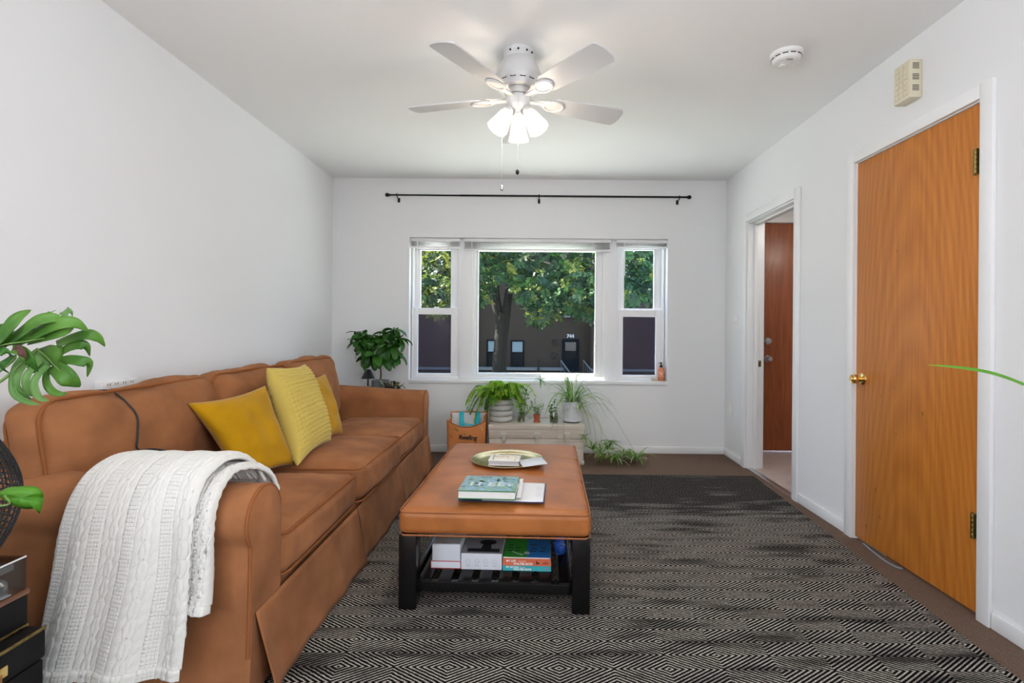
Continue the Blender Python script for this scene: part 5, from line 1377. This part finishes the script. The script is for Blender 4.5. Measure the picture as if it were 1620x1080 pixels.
# ------------------------------------------------------------------ power strip and cable behind the sofa
ps = empty('power_strip', (XL, 2.155, .80), 'white power strip on the wall above the sofa back', 'power strip')
obj('strip_body', G().box(XL, XL + .035, 2.06, 2.25, .832, .877, bev=.005), 'white_plastic', ps)
for y in (2.09, 2.13, 2.17, 2.21):
    o = obj('socket', G().box(XL + .034, XL + .0365, y - .014, y + .014, .839, .870, bev=.001), 'white_plastic', ps)
    for dy in (-.006, .006): obj('socket_slot', G().box(XL + .0362, XL + .0372, y + dy - .0012, y + dy + .0012,   .855, .864), 'dark_slot', o, smooth=False)
def on_cushion(u, v, lift=.0045):
    d_ = (W(u, v, 1.0) - Vector((0, 0, CAMZ))).normalized()
    hit = BVH0.ray_cast(Vector((0, 0, CAMZ)), d_)
    return hit[0] + hit[1] * lift if hit[0] is not None else WX(u, v, -1.50)
cb_pts = [WX(112, 622, -1.54), WX(140, 619, -1.535), WX(172, 617.5, -1.52)] + [on_cushion(u, v) for (u, v) in ((190, 630), (203, 642), (212, 652), (217, 664), (217, 680), (216, 696), (215, 708), (222, 712), (240, 710), (262, 713))]
obj('charging_cable', G().tube(smooth_pts(cb_pts, 8), .0032, 7), 'ink_black', None, 'thin black cable running over the near back cushion', 'cable')

# ------------------------------------------------------------------ black trunk, record player, wire basket
mat('trunk_black', (.006, .006, .0065), .5, var=.3, vscale=20, spec=.15)
BX = -1.185
TT = .368
bt_ = empty('black_trunk', (-1.46, 1.05, 0), 'black trunk with brass hardware beside the near sofa arm', 'trunk')
obj('body', G().box(XL + .01, BX, .66, 1.238, .0, .290, bev=.006), 'trunk_black', bt_)
ld = obj('lid', G().box(XL + .01, BX + .003, .657, 1.240, .293, TT, bev=.006), 'trunk_black', bt_)
obj('edge_strip', G().box(BX + .001, BX + .005, .66, 1.239, TT - .006, TT + .002, bev=.001), 'aged_brass', ld)
la = obj('latch', G().box(BX + .002, BX + .008, 1.085, 1.145, .310, .335, bev=.002), 'brass', bt_, label='brass latch')
obj('hasp', G().prism([(-.014, .0), (.014, .0), (.012, -.03), (.006, -.046), (-.006, -.046), (-.012, -.03)], lambda a, b, t_: Vector((BX + .006 + t_, 1.115 + a, .323 + b)), .006), 'brass', la)
obj('corner_cap', G().sphere((BX - .004, 1.226, .06), .022, 14, 10, (.8, .8, 1.6)), 'steel', bt_, label='metal corner fitting')
rp_ = empty('record_player', (-1.46, .98, TT + .002), 'record player with wooden plinth under a clear dust cover', 'record player')
RX = -1.222
z0 = TT + .002
obj('plinth', G().box(-1.70, RX, .72, 1.235, z0, z0 + .078, bev=.004), 'trunk_black', rp_)
obj('plinth_edge', G().box(RX - .001, RX + .003, .722, 1.234, z0 + .001, z0 + .008, bev=.001), 'aged_brass', rp_)
wood_mat('plinth_wood', (.26, .10, .035), (.14, .05, .018), axis='Y', coat=.4)
z1 = z0 + .079
obj('plinth_top', G().box(-1.70, RX + .002, .718, 1.237, z1, z1 + .012, bev=.002), 'plinth_wood', rp_)
z2 = z1 + .0125
pl = obj('platter', G().lathe([(.0001, 0), (.150, 0), (.152, .006), (.150, .022), (.146, .024), (.0001, .024)], 64, (-1.405, 1.0, z2)), 'steel', rp_)
obj('record', G().lathe([(.0001, .0245), (.143, .0245), (.143, .0265), (.0001, .027)], 64, (-1.405, 1.0, z2)), 'ink_black', pl)
obj('tonearm', G().tube(smooth_pts([(-1.262, 1.19, z2 + .034), (-1.267, 1.10, z2 + .036), (-1.31, .98, z2 + .034)], 6), .004, 8), 'steel', rp_)
obj('tonearm_base', G().lathe([(.0001, 0), (.022, 0), (.022, .025), (.014, .034), (.0001, .035)], 24, (-1.262, 1.195, z2)), 'steel', rp_)
glass_mat('acrylic', (.72, .72, .72), .04, .02)
cvz = z2 + .076
obj('dust_cover', G().box(-1.695, RX - .003, .723, .727, z2, cvz).box(-1.695, RX - .003, 1.229, 1.233, z2, cvz).box(RX - .008, RX - .004, .727, 1.229, z2, cvz).box(-1.695, RX - .003, .723, 1.233, cvz, cvz + .004), 'acrylic', rp_, smooth=False, label='clear acrylic dust cover')
obj('cover_edge', G().tube([(RX - .004, .723, cvz + .003), (RX - .004, 1.232, cvz + .003)], .0022, 6), mat('clear_edge', (.75, .76, .78), .15), rp_)
obj('cover_hinge', G().box(RX - .03, RX - .010, 1.175, 1.21, z2 + .056, z2 + .071, bev=.002), 'steel', rp_)
obj('paper_slip', G().prism([(-.02, -.05), (.03, .02), (.03, .04), (-.02, .04)], lambda a, b, t_: Vector((RX - .036 + a, 1.16 + b, z2 + .001 + t_)), .002), 'card_grey', rp_, label='pale grey paper slip')

bk_c = Vector((-1.345, 1.125, cvz + .0045))
mat('wire_black', (.02, .02, .021), .4, metal=.3)
wb = empty('wire_basket', tuple(bk_c), 'round black woven wire basket on the record player', 'basket')
def brad(t): return .080 + .072 * math.sin(pi * min(1, .06 + .86 * t)) ** .9
BH = .30
g = G()
for k in range(22):
    t = k / 21; g.tube([bk_c + Vector((brad(t) * math.cos(a), brad(t) * math.sin(a), .004 + BH * t)) for a in [2 * pi * q / 40 for q in range(40)]], .0022 if k else .004, 5, closed=True)
obj('weft_rings', g, 'wire_black', wb, kind='stuff')
g = G()
for k in range(44):
    a = 2 * pi * k / 44
    g.tube([bk_c + Vector(((brad(t) + .002) * math.cos(a + .25 * t), (brad(t) + .002) * math.sin(a + .25 * t), .004 + BH * t)) for t in [q / 14 for q in range(15)]], .0020, 5)
obj('warp_ribs', g, 'wire_black', wb, kind='stuff')
obj('rim', G().tube([bk_c + Vector((brad(1) * math.cos(a), brad(1) * math.sin(a), .004 + BH)) for a in [2 * pi * q / 40 for q in range(40)]], .006, 8, closed=True), 'wire_black', wb)
obj('inner_pot', G().lathe([(.0001, .006), (.068, .006), (.075, .21), (.070, .21), (.0001, .20)], 28, bk_c), 'shade_black', wb)

# ------------------------------------------------------------------ monstera reaching in from the left
MY = 1.16
mon = empty('monstera', tuple(bk_c + Vector((-.0, 0, .20))), 'monstera with large split green leaves at the left edge', 'plant')
def mp_(pts, dy=0.0, bow=.0):
    n = len(pts); return [W(u, v, MY + dy + bow * math.sin(pi * k / max(1, n - 1))) for k, (u, v) in enumerate(pts)]
def lobe(pts, wpx, dy=0.0, bow=-.02, tip=.25, up=(0, -1, .25)):
    def pr(t): return max(.03, min(1.0, .75 + .5 * t) * (1 - max(0, (t - .55) / .45) ** 2.0))
    return ribbon(mp_(pts, dy, bow), wpx * MY / F, up=up, fold=.22, nseg=5, prof=pr, sub=6)
def plate(poly, dy, m_up=.0):
    # curved blade area between the lobes
    cx = sum(p_[0] for p_ in poly) / len(poly); cy = sum(p_[1] for p_ in poly) / len(poly)
    g = G(); c_ = W(cx, cy, MY + dy - .012); g.v.append(c_)
    for (u, v) in poly: g.v.append(W((u + cx) / 2, (v + cy) / 2, MY + dy - .008))
    for (u, v) in poly: g.v.append(W(u, v, MY + dy))
    n = len(poly)
    for k in range(n):
        a, b = 1 + k, 1 + (k + 1) % n; g.f.append([0, a, b]); g.f.append([a, a + n, b + n, b])
    return g
A_ = G()
for g_ in (lobe([(-12, 548), (2, 535), (18, 515), (32, 500), (49, 490)], 11, .0), lobe([(8, 544), (35, 526), (60, 508), (85, 503), (110, 511)], 9.5, .004),
           lobe([(22, 545), (60, 527), (95, 512), (120, 511), (140, 524)], 10, .010), lobe([(45, 541), (80, 532), (105, 524), (118, 516)], 7, .016), plate([(-15, 515), (5, 512), (26, 526), (55, 527), (72, 534), (40, 543), (10, 547), (-10, 552)], .006)):
    A_.add(g_)
o = obj('leaf', A_, 'monstera_green', mon, angle=80, fixn=False); solid(o, .0012)
obj('midrib', G().tube(mp_([(-12, 550), (10, 544), (40, 540), (70, 535)], -.012), .0022, 6, taper=lambda t: 1 - .6 * t), 'stem_green', o)
A2 = G()
for g_ in (lobe([(90, 545), (115, 535), (140, 529), (156, 535), (166, 548)], 8.5, .05), lobe([(92, 560), (112, 549), (128, 545), (138, 550), (142, 563)], 8, .055), lobe([(90, 574), (108, 569), (128, 571), (142, 576), (138, 596)], 8.5, .05)):
    A2.add(g_)
A2.add(lobe([(85, 578), (98, 588), (112, 601), (126, 612)], 15, .045)); A2.add(lobe([(82, 580), (74, 594), (77, 611), (90, 622), (108, 622)], 6.5, .05))
A2.add(plate([(80, 545), (100, 548), (100, 562), (95, 578), (86, 582), (70, 566), (60, 552)], .046))
o = obj('leaf', A2, 'monstera_green', mon, angle=80, fixn=False); solid(o, .0012)
obj('midrib', G().tube(mp_([(58, 551), (72, 563), (86, 578), (112, 602)], .030), .0018, 6, taper=lambda t: 1 - .6 * t), 'stem_green', o)
A3 = G()
for g_ in (lobe([(76, 578), (62, 592), (55, 608), (62, 628), (78, 634)], 7, .035), lobe([(66, 570), (50, 585), (42, 600), (45, 618), (58, 628)], 7, .042), lobe([(52, 566), (36, 582), (28, 598), (30, 615), (50, 632)], 6.5, .048), lobe([(40, 560), (25, 580), (20, 605), (25, 624), (45, 636), (64, 640)], 6, .052), plate([(56, 552), (70, 560), (82, 576), (70, 590), (50, 590), (38, 575), (44, 560)], .05)):
    A3.add(g_)
o = obj('leaf', A3, 'monstera_pale', mon, angle=80, fixn=False); solid(o, .0012)
o = obj('leaf', lobe([(20, 552), (36, 556), (48, 570), (60, 588)], 9, -.004), 'monstera_green', mon, angle=80, fixn=False, label='torn leaf lobe with a brown patch'); solid(o, .0012)
o2 = obj('brown_patch', lobe([(24, 549), (33, 553), (38, 564), (41, 577)], 6, -.010), 'leaf_brown', o, angle=80, fixn=False); solid(o2, .0012)
o = obj('leaf', lobe([(22, 562), (10, 572), (4, 580), (14, 590)], 6, .02).add(lobe([(-10, 552), (5, 556), (20, 562)], 7, .01)), 'money_green', mon, angle=80, fixn=False); solid(o, .0012)
o = obj('leaf', lobe([(98, 506), (102, 498), (106, 488)], 8, .12).add(lobe([(106, 488), (112, 494), (116, 503)], 4, .12)), 'monstera_pale', mon, angle=80, fixn=False, label='pale young leaf tip'); solid(o, .0012)
o = obj('leaf', lobe([(74, 500), (78, 495), (88, 491)], 4, .12), 'monstera_pale', mon, angle=80, fixn=False); solid(o, .0012)
for pts, dy in (([(-60, 640), (-25, 618), (5, 600), (34, 576), (58, 553)], .04), ([(-60, 600), (-35, 575), (-12, 550)], .0), ([(-60, 620), (-20, 600), (20, 570), (22, 562)], .03)):
    base = bk_c + Vector((-.02, 0, .205)); P3 = [base, base.lerp(W(*pts[0], MY + dy), .6) + Vector((-.02, 0, .03))] + mp_(pts, dy)
    obj('petiole', G().tube(smooth_pts(P3, 6), .0036, 8), 'stem_green', mon)
# pothos leaf hanging beside the basket
po = empty('pothos', tuple(bk_c + Vector((.02, -.05, .2))), 'glossy heart-shaped leaf trailing in front of the wire basket', 'plant')
PY = .95
def pp_(u, v, d=0): return W(u, v, PY + d)
pol = [(-2, 781), (10, 772), (30, 769), (52, 769), (63, 773), (69, 783), (68, 795), (63, 812), (60, 803), (45, 805), (28, 802), (12, 794), (2, 787)]
g = G(); cx_, cy_ = 36, 787
pol = [(q.x, q.y) for q in smooth_pts([(a, b, 0) for a, b in pol], 3, closed=True)]
for fr, dd in ((0, -.012), (.35, -.011), (.7, -.006), (1, .0)):
    for (u, v) in (pol if fr else pol[:1]): g.v.append(pp_(cx_ + (u - cx_) * fr, cy_ + (v - cy_) * fr, dd + .006 * (abs(v - cy_) / 20 * fr < .15)))
n_ = len(pol)
for k in range(n_):
    k2 = (k + 1) % n_; g.f.append([0, 1 + k, 1 + k2])
    for r_ in range(2): g.f.append([1 + r_ * n_ + k, 1 + (r_ + 1) * n_ + k, 1 + (r_ + 1) * n_ + k2, 1 + r_ * n_ + k2])
o = obj('leaf', g, 'pothos_green', po, angle=80, fixn=False); solid(o, .001)
obj('petiole', G().tube(smooth_pts([bk_c + Vector((.0, -.03, .205)), bk_c + Vector((.0, -.10, .34)), bk_c + Vector((-.01, -.165, .24)), pp_(-12, 800), pp_(8, 784, -.012)], 8), .0016, 6), 'stem_green', po)

# ------------------------------------------------------------------ long leaf reaching in from the right: plant on a stand beside the camera
rx = Vector((1.28, .92, .0122))
sd_ = empty('plant_stand', tuple(rx), 'wooden plant stand just beyond the right edge', 'stand')
obj('stand_top', G().lathe([(.0001, .60), (.13, .60), (.135, .605), (.135, .62), (.0001, .62)], 36, rx), 'dark_walnut', sd_)
for k in range(3):
    a = k * 2.094 + .3; obj('leg', G().tube([rx + Vector((.09 * math.cos(a), .09 * math.sin(a), .60)), rx + Vector((.13 * math.cos(a), .13 * math.sin(a), .0))], .011, 8), 'dark_walnut', sd_)
rp2 = empty('corner_pot', (rx.x, rx.y, .62), 'white pot on the wooden stand just beyond the right edge', 'pot')
obj('pot_body', G().lathe([(.0001, .621), (.07, .621), (.085, .76), (.080, .76), (.078, .74), (.0001, .738)], 36, rx), 'pot_white', rp2)
lp2 = empty('long_leaf_plant', (rx.x, rx.y, .74), 'long narrow green leaf reaching in from the right edge', 'plant')
tipL = [rx + Vector((0, 0, .735)), Vector((1.19, .95, .93)), W(1660, 628, 1.0), W(1620, 609, 1.0), W(1570, 591, 1.0), W(1520, 582, 1.0), W(1468, 577, 1.0)]
obj('leaf', ribbon(tipL, .0052, up=(.1, -.75, .66), fold=.3, sub=6, prof=lambda t: max(.12, 1 - t ** 6)), 'pothos_green', lp2, angle=80)
for k in range(14):
    az = R.uniform(-1.2, 1.9); arch(rx + Vector((0, 0, .735)), az, R.uniform(.10, .18), R.uniform(.1, .25), R.uniform(0, .1), .006, 'spider_green', lp2)
# grey weather strip peeking out under the honey door
obj('draft_strip', G().tube(smooth_pts([(XR - .004, 2.62, .006), (XR - .020, 2.52, .006), (XR - .030, 2.42, .006), (XR - .022, 2.36, .006), (XR - .003, 2.345, .006)], 6), .005, 6), mat('grey_rubber', (.22, .23, .24), .6), None, 'curved grey draft strip on the carpet under the honey door', 'draft strip')
